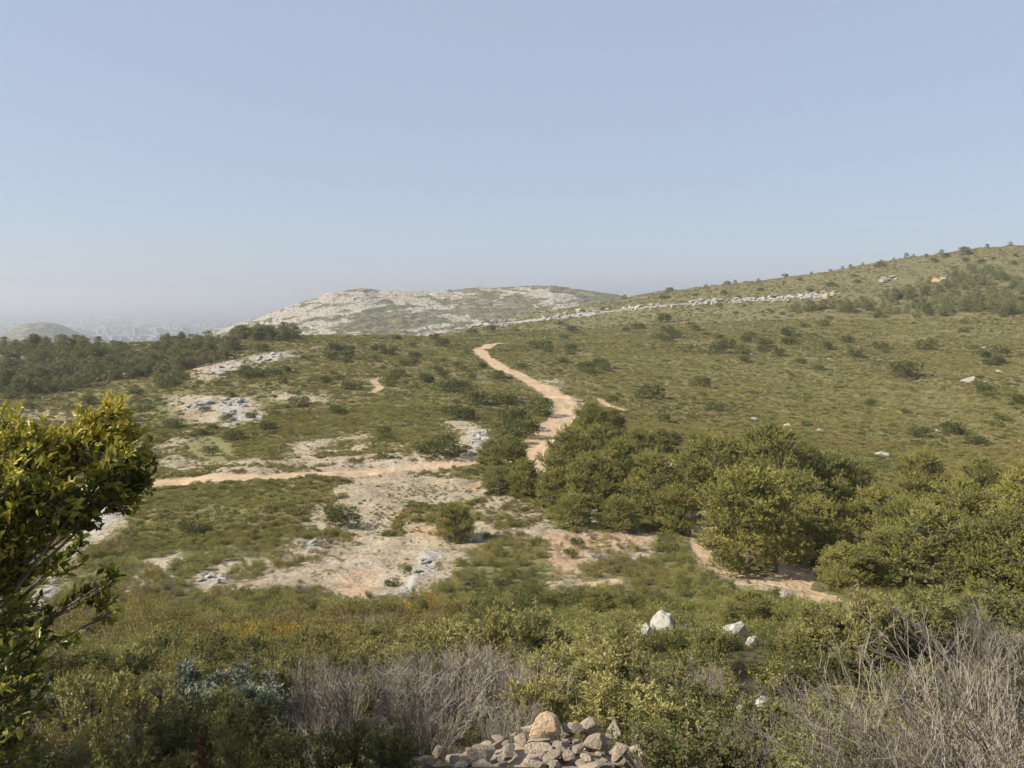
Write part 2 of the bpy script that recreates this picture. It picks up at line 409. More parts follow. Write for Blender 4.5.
M_BARK = plain_mat('pine_bark', (.10, .075, .055), (.20, .16, .13), 14)
M_TWIG = plain_mat('dead_twig', (.075, .062, .046), (.25, .212, .165), 9, c3=(.14, .118, .09))
M_STEM = plain_mat('woody_stem', (.09, .07, .05), (.20, .165, .13), 12)
M_STONE = plain_mat('limestone_rubble', (.17, .15, .12), (.37, .29, .20), 4.5, bump=1.0, detail=9, c3=(.38, .35, .30))
M_OCHRE = plain_mat('ochre_limestone', (.44, .39, .31), (.40, .26, .13), 3.5, bump=.9, detail=9, c3=(.50, .46, .38))
M_WHITE = plain_mat('white_limestone', (.10, .095, .08), (.36, .34, .295), 2.3, bump=1.0, detail=10, c3=(.27, .25, .215))
M_HOUSE = plain_mat('pale_town_walls', (.16, .155, .14), (.27, .26, .235), .02, bump=0)

# ground
def ground_mat():
    m, nt, n, l = new_mat('hillside_ground')
    ge = N(n, 'ShaderNodeNewGeometry'); P = ge.outputs['Position']
    def noise(s, d=5.0, r=.6):
        x = N(n, 'ShaderNodeTexNoise', inp={'Scale': s, 'Detail': d, 'Roughness': r}); l.new(P, x.inputs['Vector']); return x.outputs['Fac']
    def attr(a): return N(n, 'ShaderNodeAttribute', attribute_name=a).outputs['Fac']
    fine = noise(2.2, 7); mid = noise(.22, 6); big = noise(.03, 5); huge = noise(.0035, 6)
    sc = ramp(n, [(.25, (.075, .072, .032)), (.42, (.140, .130, .056)), (.55, (.200, .180, .085)), (.72, (.31, .27, .17))]); 
    mx = mathn(n, l, 'MULTIPLY_ADD', fine, .45, mathn(n, l, 'MULTIPLY', mid, .55)); l.new(mx, sc.inputs[0])
    gr = ramp(n, [(.3, (.140, .142, .052)), (.7, (.215, .170, .075))]); l.new(big, gr.inputs[0])
    scrub = mixc(n, l, .38, sc.outputs[0], gr.outputs[0])
    soil = ramp(n, [(.25, (.21, .165, .105)), (.45, (.34, .272, .178)), (.56, (.42, .348, .248)), (.7, (.48, .43, .345))]); 
    l.new(mathn(n, l, 'MULTIPLY_ADD', fine, .5, mathn(n, l, 'MULTIPLY', mid, .5)), soil.inputs[0])
    rd = ramp(n, [(.3, (.34, .215, .115)), (.5, (.50, .355, .215)), (.7, (.60, .485, .345))]); l.new(mathn(n, l, 'MULTIPLY_ADD', fine, .4, mathn(n, l, 'MULTIPLY', mid, .6)), rd.inputs[0])
    wh = ramp(n, [(.3, (.19, .175, .145)), (.5, (.38, .35, .30)), (.7, (.50, .47, .415))]); l.new(fine, wh.inputs[0])
    def th(a, lo, hi, amt=1.1):
        v = mathn(n, l, 'MULTIPLY_ADD', mathn(n, l, 'SUBTRACT', mathn(n, l, 'MULTIPLY_ADD', fine, .5, mathn(n, l, 'MULTIPLY', mid, .5)), .5), amt, a)
        mr = N(n, 'ShaderNodeMapRange', inp={1: lo, 2: hi}); l.new(v, mr.inputs[0]); return mr.outputs[0]
    gn = noise(1.1, 8, .75); gr2 = ramp(n, [(.38, (.55, .55, .5)), (.5, (1, 1, 1)), (.62, (1.25, 1.2, 1.15))]); l.new(gn, gr2.inputs[0])
    scrub = mixc(n, l, 1.0, scrub, gr2.outputs[0], 'MULTIPLY')
    def er(a, lo, hi, amt):
        nz = mathn(n, l, 'SUBTRACT', mathn(n, l, 'MULTIPLY_ADD', fine, .35, mathn(n, l, 'MULTIPLY', mid2, .65)), .5)
        v = mathn(n, l, 'MULTIPLY_ADD', mathn(n, l, 'MULTIPLY', nz, amt), mathn(n, l, 'MULTIPLY', a, 3.0, clamp=True), a)
        mr = N(n, 'ShaderNodeMapRange', inp={1: lo, 2: hi}); l.new(v, mr.inputs[0]); return mr.outputs[0]
    mid2 = noise(.45, 7, .68)
    c = mixc(n, l, er(attr('bare'), .40, .75, 4.6), scrub, soil.outputs[0])
    c = mixc(n, l, er(attr('white'), .42, .75, 5.0), c, wh.outputs[0])
    c = mixc(n, l, mathn(n, l, 'MULTIPLY', attr('grassy'), .75), c, (.235, .22, .095))
    # small stones showing through the scrub
    vo = N(n, 'ShaderNodeTexNoise', inp={'Scale': .9, 'Detail': 8.0, 'Roughness': .7}); l.new(P, vo.inputs['Vector'])
    sp = ramp(n, [(.66, (0, 0, 0)), (.70, (1, 1, 1))]); l.new(vo.outputs['Fac'], sp.inputs[0])
    c = mixc(n, l, mathn(n, l, 'MULTIPLY', sp.outputs[0], .6), c, (.50, .47, .42))
    rs = ramp(n, [(.3, (.30, .185, .105)), (.5, (.43, .29, .18)), (.7, (.52, .42, .31))]); l.new(mathn(n, l, 'MULTIPLY_ADD', fine, .5, mathn(n, l, 'MULTIPLY', mid, .5)), rs.inputs[0])
    c = mixc(n, l, er(attr('redd'), .42, .75, 4.0), c, rs.outputs[0])
    rd_ = mixc(n, l, mathn(n, l, 'MULTIPLY', attr('rut'), .55), mixc(n, l, .12, rd.outputs[0], (.36, .27, .16)), (.57, .415, .265))
    c = mixc(n, l, th(attr('road'), .35, .65, .7), c, rd_)
    # woods, fields and built-up ground on the far plain
    pl = ramp(n, [(.35, (.040, .055, .030)), (.47, (.085, .09, .045)), (.55, (.22, .19, .13)), (.65, (.38, .35, .30))]); l.new(huge, pl.inputs[0])
    c = mixc(n, l, attr('plain'), c, pl.outputs[0])
    c = mixc(n, l, mathn(n, l, 'MULTIPLY', attr('litter_shade'), .8), c, (.085, .066, .042))  # brown litter, darkened to paint the shade between the near shrubs
    c = mixc(n, l, 1.0, c, (.86, .86, .86), 'MULTIPLY')
    bs = N(n, 'ShaderNodeBsdfPrincipled', inp={'Roughness': .95, 'Specular IOR Level': .1}); l.new(c, bs.inputs['Base Color'])
    bp = N(n, 'ShaderNodeBump', inp={'Strength': .9, 'Distance': .25}); l.new(fine, bp.inputs['Height'])
    bp2 = N(n, 'ShaderNodeBump', inp={'Strength': .5, 'Distance': 1.2}); l.new(mid, bp2.inputs['Height']); l.new(bp.outputs[0], bp2.inputs['Normal']); l.new(bp2.outputs[0], bs.inputs['Normal'])
    out = N(n, 'ShaderNodeOutputMaterial'); l.new(bs.outputs[0], out.inputs[0])
    return m
def hill_mat():
    m, nt, n, l = new_mat('rocky_hillside')
    ge = N(n, 'ShaderNodeNewGeometry'); P = ge.outputs['Position']
    def noise(s, d=6.0, sc=(1, 1, 1)):
        mp = N(n, 'ShaderNodeMapping'); mp.inputs['Scale'].default_value = sc; l.new(P, mp.inputs[0])
        x = N(n, 'ShaderNodeTexNoise', inp={'Scale': s, 'Detail': d, 'Roughness': .65}); l.new(mp.outputs[0], x.inputs['Vector']); return x.outputs['Fac']
    a = N(n, 'ShaderNodeAttribute', attribute_name='rock').outputs['Fac']
    b = noise(.05, 7, (1, 1, 3)); f = noise(.3, 5, (1, 1, 2)); g = noise(.02, 4)
    v = mathn(n, l, 'MULTIPLY_ADD', mathn(n, l, 'SUBTRACT', mathn(n, l, 'MULTIPLY_ADD', b, .6, mathn(n, l, 'MULTIPLY', f, .4)), .5), 2.6, a)
    mr = N(n, 'ShaderNodeMapRange', inp={1: .38, 2: .62}); l.new(v, mr.inputs[0])
    rk = ramp(n, [(.36, (.10, .10, .06)), (.44, (.22, .19, .15)), (.52, (.34, .30, .245)), (.66, (.42, .375, .315))]); l.new(f, rk.inputs[0])
    ve = ramp(n, [(.35, (.075, .080, .040)), (.5, (.13, .12, .065)), (.65, (.20, .17, .11))]); l.new(b, ve.inputs[0])
    c = mixc(n, l, mr.outputs[0], ve.outputs[0], rk.outputs[0])
    bs = N(n, 'ShaderNodeBsdfPrincipled', inp={'Roughness': .95, 'Specular IOR Level': .1}); l.new(c, bs.inputs['Base Color'])
    bp = N(n, 'ShaderNodeBump', inp={'Strength': 1.0, 'Distance': 2.5}); l.new(b, bp.inputs['Height']); l.new(bp.outputs[0], bs.inputs['Normal'])
    out = N(n, 'ShaderNodeOutputMaterial'); l.new(bs.outputs[0], out.inputs[0])
    return m
M_GROUND = ground_mat(); M_HILL = hill_mat()

# ------------------------------------------------------------------ object helpers
def link(name, data, loc=(0, 0, 0), rot=(0, 0, 0), sc=1.0, parent=None):
    o = bpy.data.objects.new(name, data); COL.objects.link(o); o.location = loc; o.rotation_euler = rot
    o.scale = (sc, sc, sc) if np.isscalar(sc) else sc
    if parent: o.parent = parent
    return o
def tag(o, label=None, cat=None, group=None, kind=None):
    if label: o['label'] = label
    if cat: o['category'] = cat
    if group: o['group'] = group
    if kind: o['kind'] = kind
    return o
def thing(name, parts, loc, rotz, sc, label, cat, group=None):
    """an Empty at the plant's base with its parts as children; meshes are shared by the copies"""
    r = link(name, None, loc, (0, 0, rotz), sc); r.empty_display_size = .2
    for pn, me in parts: link(pn, me, parent=r)
    return tag(r, label, cat, group)

# ------------------------------------------------------------------ ground sheet
def grid_faces(nr, nc):
    i = np.arange(nr - 1)[:, None] * nc + np.arange(nc - 1)[None, :]
    return np.stack([i, i + 1, i + nc + 1, i + nc], -1).reshape(-1, 4)
ra = [.4]
while ra[-1] < 26000:
    r = ra[-1]
    ra.append(r * (1 + np.interp(r, [.4, 2, 22, 26, 380, 1000, 2000, 3000], [.05, .02, .011, .0058, .0058, .008, .02, .03])))
ra = np.array(ra); ra[-1] = 26100
af = math.radians(36)
az_ = np.concatenate([np.linspace(-PI, -af, 90)[:-1], np.linspace(-af, af, 960), np.linspace(af, PI, 90)[1:]])
RR, AA = np.meshgrid(ra, az_, indexing='ij'); GX = (np.sin(AA) * RR).ravel(); GY = (np.cos(AA) * RR).ravel()
GZ = ground(GX, GY)
bare, white = masks(GX, GY)
road = np.maximum(road_field(GX, GY, ROAD, ROADW, 0, 1.0), road_field(GX, GY, TRAIL, TRAILW, 0, .6))
grassy = poly_field(GX, GY, GRASSY, 1.5)
redd = poly_field(GX, GY, REDD, np.clip(np.hypot(GX, GY) * .02, .8, 4))
cdist = np.full(len(GX), 9.0)
for L_ in ROAD:
    near_ = (np.hypot(GX, GY) < 500) & (np.hypot(GX, GY) > 80) & (road > .01); cdist[near_] = np.minimum(cdist[near_], seg_dist(GX[near_], GY[near_], L_))
rut = np.exp(-((cdist - .95) / .38) ** 2)
plainm = sstep(1500, 2400, np.hypot(GX, GY))
GZ = GZ - road * .12 + white * np.interp(GY, [20, 200, 300, 400], [.35, .8, .8, .5]) * (.15 + .75 * np.abs(fbm(GX / 3.2, GY / 2.0, 201, 3))) + bare * .45 * fbm(GX / 3.5, GY / 2.2, 203, 3)
far_tracks = [gpoly([(928,282),(934,281),(940,278)], 300, 1500), gpoly([(815,300),(822,299),(829,295)], 300, 1500)]
road = np.maximum(road, road_field(GX, GY, far_tracks, [4, 4], 0, 3))
gm = make_mesh('ground', np.stack([GX, GY, GZ], 1), [grid_faces(len(ra), len(az_))], [M_GROUND],
               attrs=dict(bare=bare, white=white, road=road, grassy=grassy, plain=plainm, redd=redd, rut=rut, litter_shade=(1 - sstep(34, 62, np.hypot(GX, GY))) * (1 - np.maximum(bare, road))), smooth=True)
tag(link('ground', gm), kind='structure')
print('ground', len(GX))

# rocky hill
hr = np.concatenate([np.linspace(932, 1400, 420), np.linspace(1404, 1716, 60)]); ha = np.linspace(HA0, HA1, 700)
RR, AA = np.meshgrid(hr, ha, indexing='ij'); hx = (np.sin(AA) * RR).ravel(); hy = (np.cos(AA) * RR).ravel()
hz = hill_h(hx, hy)
hm = make_mesh('rocky_hill', np.stack([hx, hy, hz], 1), [grid_faces(len(hr), len(ha))], [M_HILL], attrs=dict(rock=hill_rock(hx, hy)), smooth=True)
tag(link('rocky_hill', hm), kind='structure')

# small hill on the plain, far to the side
def knoll(name, px, py_top, r0, rad, seed):
    az, s = ray(px, py_top); cx, cy = math.sin(az) * r0, math.cos(az) * r0; top = s * r0
    g = np.linspace(-rad, rad, 150); X, Y = np.meshgrid(g, g, indexing='ij'); X = X.ravel(); Y = Y.ravel()
    d = np.hypot(X, Y * .7) / rad; b = ground(np.array([cx]), np.array([cy]))[0]
    prof = np.interp(d, [0, .12, .3, .5, .75, 1, 1.5], [1, .97, .66, .40, .16, -.1, -.5])
    Z = b + (top - b) * prof + fbm(X / 90, Y / 90, seed, 5) * 14 * np.clip(1.1 - d, 0, 1)
    rk = sstep(.35, .6, fbm(X / 60, Y / 60, seed + 9, 4) * .5 + .5 + (1 - d) * .18)
    me = make_mesh(name, np.stack([X + cx, Y + cy, Z], 1), [grid_faces(150, 150)], [M_HILL], attrs=dict(rock=rk * .36), smooth=True)
    tag(link(name, me), kind='structure')
knoll('distant_hill', 40, 324, 2900, 330, 5)
knoll('distant_hill', -70, 336, 3100, 260, 15)

# ------------------------------------------------------------------ plants
def pine(seed, H=6.5, near=True, mat=None, spread=.46):
    rng = np.random.default_rng(seed); t = MB(); c = MB()
    lean = rng.normal(size=2) * .05; zz = np.linspace(0, 1, 7)
    ax = np.stack([lean[0] * H * zz ** 1.5 + .1 * np.sin(zz * 5 + seed), lean[1] * H * zz ** 1.5, zz * H * .93], 1); ax[0] = (0, 0, -.3)
    V, Fq = tube(ax, np.interp(zz, [0, 1], [.024 * H, .004 * H]), 7); t.add(V, Fq)
    nl = 28 if near else 15; puffs = []
    R = H * spread
    for i in range(nl):
        f = .05 + .93 * (i + rng.random()) / nl; az = i * 2.4 + rng.random() * .9
        prof = np.interp(f, [.1, .25, .5, .75, .9, 1], [.85, 1.0, .90, .60, .34, .10])
        L = R * prof * (0.72 + .42 * rng.random())
        o = np.array([np.interp(f * .9, zz, ax[:, k]) for k in range(3)])
        rise = np.interp(f, [.1, .5, 1], [.05, .30, .9]) * L + .1
        d = np.array([math.cos(az), math.sin(az), 0])
        P = [o, o + d * L * .45 + (0, 0, rise * .25), o + d * L * .8 + (0, 0, rise * .6), o + d * L + (0, 0, rise)]
        V, Fq = tube(P, [.010 * H, .007 * H, .004 * H, .002 * H], 4); t.add(V, Fq)
        pr = H * (.085 + .06 * rng.random())
        puffs.append((P[3], pr)); puffs.append((P[2] + rng.normal(size=3) * (.05 * H), pr * .95))
        if L > .28 * H:
            sd = np.array([-d[1], d[0], 0])
            for sg in (-1, 1): puffs.append((P[2] + sd * sg * L * (.26 + .12 * rng.random()) + (0, 0, rng.normal() * .03 * H), pr * .85))
            if near and i % 2: puffs.append((P[1] + rng.normal(size=3) * (.04 * H), pr * .8))
    puffs.append((ax[-1] + (0, 0, .02 * H), .09 * H))
    for ct, pr in puffs:
        ct = np.array(ct)
        if near:
            n = int(17 * (pr / (.11 * H)) ** 1.3) + 3
            d = norm(rng.normal(size=(n, 3)) * np.array([1, 1, .55]) + np.array([0, 0, .30]))
            e0 = ct + d * pr * (.15 + .3 * rng.random((n, 1))); L = pr * (.75 + .6 * rng.random((n, 1)))
            dd0 = norm(d * np.array([1, 1, .6]) + np.array([0, 0, .62]) + rng.normal(size=(n, 3)) * .18); e1 = e0 + dd0 * L
            V, Fq = tubes3(e0 - d * pr * .15, (e0 + e1) / 2, e1, np.full(n, .0028 * H), .0008 * H); t.add(V, Fq)
            k = 34; i_ = np.repeat(np.arange(n), k); g_ = rng.random((len(i_), 1)) ** .75
            p = e0[i_] + (e1 - e0)[i_] * g_
            dd = dd0[i_] * .75 + rng.normal(size=(len(i_), 3)) * .55 + np.array([0, 0, .12])
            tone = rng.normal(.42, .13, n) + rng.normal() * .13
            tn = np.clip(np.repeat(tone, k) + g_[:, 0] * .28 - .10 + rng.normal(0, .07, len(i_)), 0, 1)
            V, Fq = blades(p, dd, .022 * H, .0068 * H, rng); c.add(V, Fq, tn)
        else:
            n = int(18 * (pr / (.1 * H)) ** 1.6)
            d = norm(rng.normal(size=(n, 3)) + np.array([0, 0, .45])); p = ct + d * (.62 + .45 * rng.random((n, 1))) * pr * np.array([1.15, 1.15, .7])
            p = np.repeat(p, 2, 0); dd = norm(np.repeat(d * .8 + np.array([0, 0, .6]), 2, 0) + rng.normal(size=(n * 2, 3)) * .42)
            tn = np.clip(rng.normal(.5, .2, n) + d[:, 2] * .12 + rng.normal() * .16, 0, 1)
            V, Fq = blades(p, dd, .075 * H, .026 * H, rng); c.add(V, Fq, np.repeat(tn, 2))
    return t.mesh('trunk', [M_BARK]), c.mesh('crown', [mat or M_PINE])

def bushy(seed, h, w_, kind):
    """shrubs: woody stems with leaf-bearing sprigs"""
    rng = np.random.default_rng(seed); s = MB(); c = MB()
    if kind == 'upright': ns, nsp, nlf, ll, lw, up, lo = 50, 9, 15, .070, .017, .9, .35
    elif kind == 'round': ns, nsp, nlf, ll, lw, up, lo = 52, 11, 14, .050, .024, .45, .18
    elif kind == 'silver': ns, nsp, nlf, ll, lw, up, lo = 34, 9, 16, .075, .026, .6, .25
    elif kind == 'juniper': ns, nsp, nlf, ll, lw, up, lo = 30, 11, 17, .060, .014, .1, .2
    elif kind == 'sparse': ns, nsp, nlf, ll, lw, up, lo = 34, 8, 11, .050, .018, .5, .4
    elif kind == 'gorse': ns, nsp, nlf, ll, lw, up, lo = 30, 10, 14, .045, .016, .7, .3
    elif kind == 'russet': ns, nsp, nlf, ll, lw, up, lo = 30, 9, 10, .045, .016, .5, .3
    lump = rng.random((6, 3)) * [2 * PI, .5, 1]
    nlob = 9 if kind != 'upright' else 12
    laz = np.arange(nlob) * 2.4 + rng.random(nlob) * .8; lt = np.linspace(.1, 1.0, nlob) ** .6 * (1.2 if kind != 'upright' else .85)
    lr = np.sin(lt) * w_ * .42 * (.8 + .35 * rng.random(nlob)); lz = h * np.cos(lt * .95) * (.72 + .3 * rng.random(nlob))
    LC = np.stack([np.cos(laz) * lr, np.sin(laz) * lr, np.maximum(lz, h * .22)], 1); li = rng.integers(0, nlob, ns); ltone = rng.normal(0, .14, nlob)
    tip = LC[li] + rng.normal(size=(ns, 3)) * np.array([w_ * .075, w_ * .075, h * (.13 if kind == 'upright' else .07)])
    az = np.arctan2(tip[:, 1], tip[:, 0])
    b = np.stack([np.cos(az), np.sin(az), az * 0], 1) * (rng.random((ns, 1)) * w_ * .12); b[:, 2] = -.08
    midp = b + (tip - b) * .5 + np.stack([np.cos(az), np.sin(az), az * 0], 1) * w_ * .05
    V, Fq = tubes3(b, midp, tip, np.full(ns, .012), .004); s.add(V, Fq)
    # sprigs
    i = np.repeat(np.arange(ns), nsp); f = 1 - (1 - lo) * rng.random(len(i)) ** 1.7; f[::nsp] = 1
    o = np.where(f[:, None] < .5, b[i] + (midp[i] - b[i]) * (f[:, None] * 2), midp[i] + (tip[i] - midp[i]) * (f[:, None] * 2 - 1))
    sd = norm(norm(tip[i] - b[i]) * .8 + rng.normal(size=(len(i), 3)) * .75 + np.array([0, 0, up]))
    L = h * (.08 + .11 * rng.random((len(i), 1)))
    e = o + sd * L
    if kind == 'juniper': e[:, 2] -= L[:, 0] * .55
    V, Fq = tubes3(o, (o + e) / 2, e, np.full(len(i), .0045), .002); s.add(V, Fq)
    j = np.repeat(np.arange(len(i)), nlf); g = rng.random((len(j), 1))
    p = o[j] + (e[j] - o[j]) * g + rng.normal(size=(len(j), 3)) * .012
    dd = norm(e[j] - o[j]) * .7 + rng.normal(size=(len(j), 3)) * .6 + np.array([0, 0, .3 if kind != 'juniper' else -.2])
    sc = 1.0
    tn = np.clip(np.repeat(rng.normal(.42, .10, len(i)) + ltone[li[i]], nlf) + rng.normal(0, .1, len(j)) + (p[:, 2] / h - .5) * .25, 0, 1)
    mat = {'upright': M_ROSE, 'round': M_EVER, 'silver': M_SILV, 'russet': M_RED, 'juniper': M_JUN, 'sparse': M_ROSE, 'gorse': M_EVER}[kind]
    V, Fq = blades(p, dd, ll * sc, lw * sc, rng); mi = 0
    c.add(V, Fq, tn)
    mats = [mat]
    if kind == 'gorse':
        m = rng.random(len(j)) < .05; V, Fq = blades(p[m] + (0, 0, .02), dd[m], .045, .035, rng); c.add(V, Fq, tn[m], 1); mats.append(M_GORSE)
    st = s.mesh('stems', [M_TWIG if kind == 'sparse' else M_STEM]); fo = c.mesh('foliage', mats)
    return st, fo

def dead(seed, h, w_, lean=(0, 0), n0=23):
    rng = np.random.default_rng(seed); s = MB(); s2 = MB()
    az = rng.random(n0) * 2 * PI; rr = np.sqrt(rng.random(n0))
    d = np.stack([np.cos(az), np.sin(az), az * 0], 1)
    b = d * rr[:, None] * w_ * .16; b[:, 2] = -.1
    tip = d * (rr * w_ * .5)[:, None] + np.stack([az * 0 + lean[0], az * 0 + lean[1], h * (.75 + .3 * rng.random(n0))], 1)
    mp = b + (tip - b) * .5 + rng.normal(size=(n0, 3)) * .06 + d * w_ * .04 - np.array([lean[0], lean[1], 0]) * .12
    V, Fq = tubes3(b, mp, tip, .009 + .008 * rng.random(n0), .0032); s.add(V, Fq)
    def pick(A, B, C, i, f): f = f[:, None]; return np.where(f < .5, A[i] + (B[i] - A[i]) * f * 2, B[i] + (C[i] - B[i]) * (f * 2 - 1))
    lvl = (b, mp, tip); r0 = .006; mult = [6, 3]; ln = [.34, .17]
    for q in range(2):
        A, B, C = lvl; i = np.repeat(np.arange(len(A)), mult[q]); f = .25 + .75 * rng.random(len(i))
        o = pick(A, B, C, i, f); ax = norm(C[i] - A[i])
        dd = norm(ax + rng.normal(size=(len(i), 3)) * .42 + np.array([0, 0, .25])); L = h * ln[q] * (.5 + .8 * rng.random((len(i), 1)))
        e = o + dd * L; m_ = (o + e) / 2 + rng.normal(size=(len(i), 3)) * L * .06
        V, Fq = tubes3(o, m_, e, np.full(len(i), r0), r0 * .45); (s2).add(V, Fq); lvl = (o, m_, e); r0 *= .62
    return s.mesh('stems', [M_TWIG]), s2.mesh('twigs', [M_TWIG])

def clump(seed, mat, flat=.55, nb=150, ll=.20, lw=.075):
    """low cushion of leaf sprays about 1 m across"""
    rng = np.random.default_rng(seed); c = MB(); cen = [(0, 0, 0, .42)] + [(rng.normal() * .24, rng.normal() * .24, 0, .2 + .14 * rng.random()) for _ in range(4)]
    for x, y, z, r in cen:
        n = int(nb * r / .42 * .5); d = norm(rng.normal(size=(n, 3)) + np.array([0, 0, .6])); d[:, 2] = np.abs(d[:, 2])
        p = np.array([x, y, z - .02]) + d * r * np.array([1, 1, flat * (1.1 + .3 * rng.random())]) * (.7 + .35 * rng.random((n, 1)))
        V, Fq = blades(p, d + rng.normal(size=(n, 3)) * .5 + np.array([0, 0, .35]), ll, lw, rng)
        c.add(V, Fq, np.clip(rng.normal(.45 + .1 * rng.normal(), .2, n), 0, 1))
    return c.mesh('clump', [mat])
def tallclump(seed, mat, nb=260, ll=.11, lw=.03):
    """knee-high mixed scrub about 1 m across with a rough upright outline, for nearer slopes"""
    rng = np.random.default_rng(seed); c = MB()
    for _ in range(12):
        x, y = rng.normal(size=2) * .26; hh = .45 + .4 * rng.random(); r = .13 + .09 * rng.random(); n = nb // 12
        t = rng.random((n, 1)); d = norm(rng.normal(size=(n, 3))); d[:, 2] *= .3
        p = np.array([x, y, 0]) + np.concatenate([d[:, :2] * r * (1.1 - .6 * t), t ** .7 * hh], 1)
        V, Fq = blades(p, d * .8 + np.array([0, 0, .9]) + rng.normal(size=(n, 3)) * .3, ll, lw, rng)
        c.add(V, Fq, np.clip(rng.normal(.38, .15, n) + .25 * t[:, 0] + rng.normal() * .12, 0, 1))
    return c.mesh('clump', [mat])

# ------------------------------------------------------------------ rocks
import bmesh
def rock_mesh(seed, mat, el=(1, 1, .7), sub=3, rough=.05, n=16):
    rng = np.random.default_rng(seed); bm = bmesh.new(); bmesh.ops.create_icosphere(bm, subdivisions=sub, radius=1)
    V = np.array([v.co[:] for v in bm.verts]); V = norm(V)
    nn = norm(rng.normal(size=(n, 3))); dd = .58 + .27 * rng.random(n)
    q = V @ nn.T; r = np.min(np.where(q > .05, dd / np.maximum(q, .05), 9), 1); r = np.minimum(r, 1.25)
    V2 = V * r[:, None]; V2 += norm(V) * (fbm(V2[:, 0] * 3 + seed, V2[:, 1] * 3 + V2[:, 2] * 2, seed, 3) * rough)[:, None]
    V2 *= np.array(el)
    for v, co in zip(bm.verts, V2): v.co = co
    me = bpy.data.meshes.new('rock'); bm.to_mesh(me); bm.free(); me.materials.append(mat)
    for p in me.polygons: p.use_smooth = False
    return me
RUB = [rock_mesh(100 + i, M_STONE, (1, .7 + .3 * random.random(), .5 + .4 * random.random()), 4, .045, 13 + i % 5) for i in range(10)]
WRK = [rock_mesh(200 + i, M_WHITE, (1, .8, .55 + .3 * random.random()), 4, .12, 22) for i in range(8)]

def zg(x, y): return float(ground(np.array([x]), np.array([y]))[0])

# ------------------------------------------------------------------ placing by where things stand on the ground
def spot(px, py, rmin=5, rmax=2000):
    h = hit(px, py, rmin, None, rmax); return h
def height_for(p, top_py):
    """real height of something standing at p whose top reaches that image row"""
    r = math.hypot(p[0], p[1]); az = math.atan2(p[0], p[1]); return r * slope_for(az, top_py) - p[2]

# ---- pines of the near wood: (px of trunk, row of base, row of top, label)
PV = [pine(i + 1, 6.5, True, None, [.47, .43, .50, .48, .45, .50][i]) for i in range(6)]
PINES = [
 (748,571,470,'broad Aleppo pine at the corner of the footpath, boughs down to the ground'),
 (768,520,424,'tall rounded pine rising at the back of the wood above all its neighbours'),
 (718,512,436,'pine with a leaning crown where the footpath enters the wood'),
 (828,520,452,'pine with a narrow crown between the tallest pine and the wide flat-topped one'),
 (920,512,452,'wide pine at the upper edge of the wood under the open garrigue'),
 (982,508,460,'pine on the upper edge of the wood, second from the frame border'),
 (816,566,498,'low pine crown touching the footpath bend from above'),
 (874,552,486,'bright olive pine in the middle of the dense wood'),
 (934,592,506,'large two-headed pine low in the wood, above the green broom'),
 (1003,596,508,'large dark-based pine low in the wood at the picture border'),
 (880,590,530,'small pine at the bottom edge of the wood near the end of the footpath'),
 (955,556,480,'pine standing behind the large two-headed pine'),
 (1030,545,462,'pine cut by the picture border at the upper wood edge'),
 (1062,600,500,'pine mostly outside the frame beside the large dark-based one'),
 (790,545,470,'pine behind the low crown at the footpath bend'),
 (845,590,545,'young pine by the sandy end of the footpath'),
 (650,520,454,'slender grey-green pine with bare lower twigs left of the footpath'),
 (676,532,484,'small pine leaning over the reddish bare soil'),
 (620,504,440,'dark pine with layered boughs and deep shadow beneath'),
 (592,510,452,'pine above the pale rock shelf, middle of the small wood'),
 (600,470,425,'pine crown standing right behind the layered dark pine'),
 (640,470,428,'pine at the back of the small wood near the reddish track'),
 (572,486,428,'pine hugging the outer bend of the dirt road'),
 (592,446,404,'topmost pine beside the widest part of the dirt road'),
 (612,440,408,'low spreading pine just beyond the topmost roadside one'),
 (560,478,446,'small pine at the road edge below the bend'),
 (552,505,468,'low pine above the white rock shelf near the road end'),
 (572,528,494,'squat pine growing on the edge of the white rock shelf'),
 (618,530,496,'squat pine between the rock shelf and the reddish soil'),
 (508,478,436,'pine with bright crown where the two roads nearly meet'),
 (490,470,440,'pine at the tip of the junction by the pale slab'),
 (524,496,458,'shady pine at the inside corner of the junction'),
 (500,492,466,'squat pine below the track junction'),
 (455,541,503,'lone dark round pine standing on the bare slope'),
 (660,452,428,'dark small pine at the beginning of the reddish side track'),
 (672,445,430,'little dark pine just above the reddish side track'),
 (690,490,446,'pine filling the gap behind the slender grey-green one'),
 (735,478,440,'pine tucked behind the broad corner pine'),
 (800,482,440,'pine shouldering the tallest pine on its far side'),
 (855,500,462,'rounded pine at the upper rim of the wood beside a white stone'),
 (900,560,500,'pine with yellowish shoots between the olive pine and the two-headed pine'),
 (746,632,590,'dark round pine alone in the scrub below the footpath'),
 (600,618,588,'dark little pine in the scrub beneath the reddish soil'),
 (1000,545,488,'pine between the upper edge row and the large dark-based pine'),
]
for i, (px, pb, pt, lb) in enumerate(PINES):
    p = spot(px, pb, 20, 260)
    if p is None: print('pine miss', lb); continue
    h = max(height_for(p, pt), 1.6); tr, cr = PV[i % 6]; s = h / 6.5
    fat = 1.0 if h > 3.5 else 1.25
    thing('pine_tree', [('trunk', tr), ('crown', cr)], (p[0], p[1], p[2] - .05), random.random() * 6.28, (s * fat, s * fat, s), lb.replace(' left ', ' '), 'pine tree')

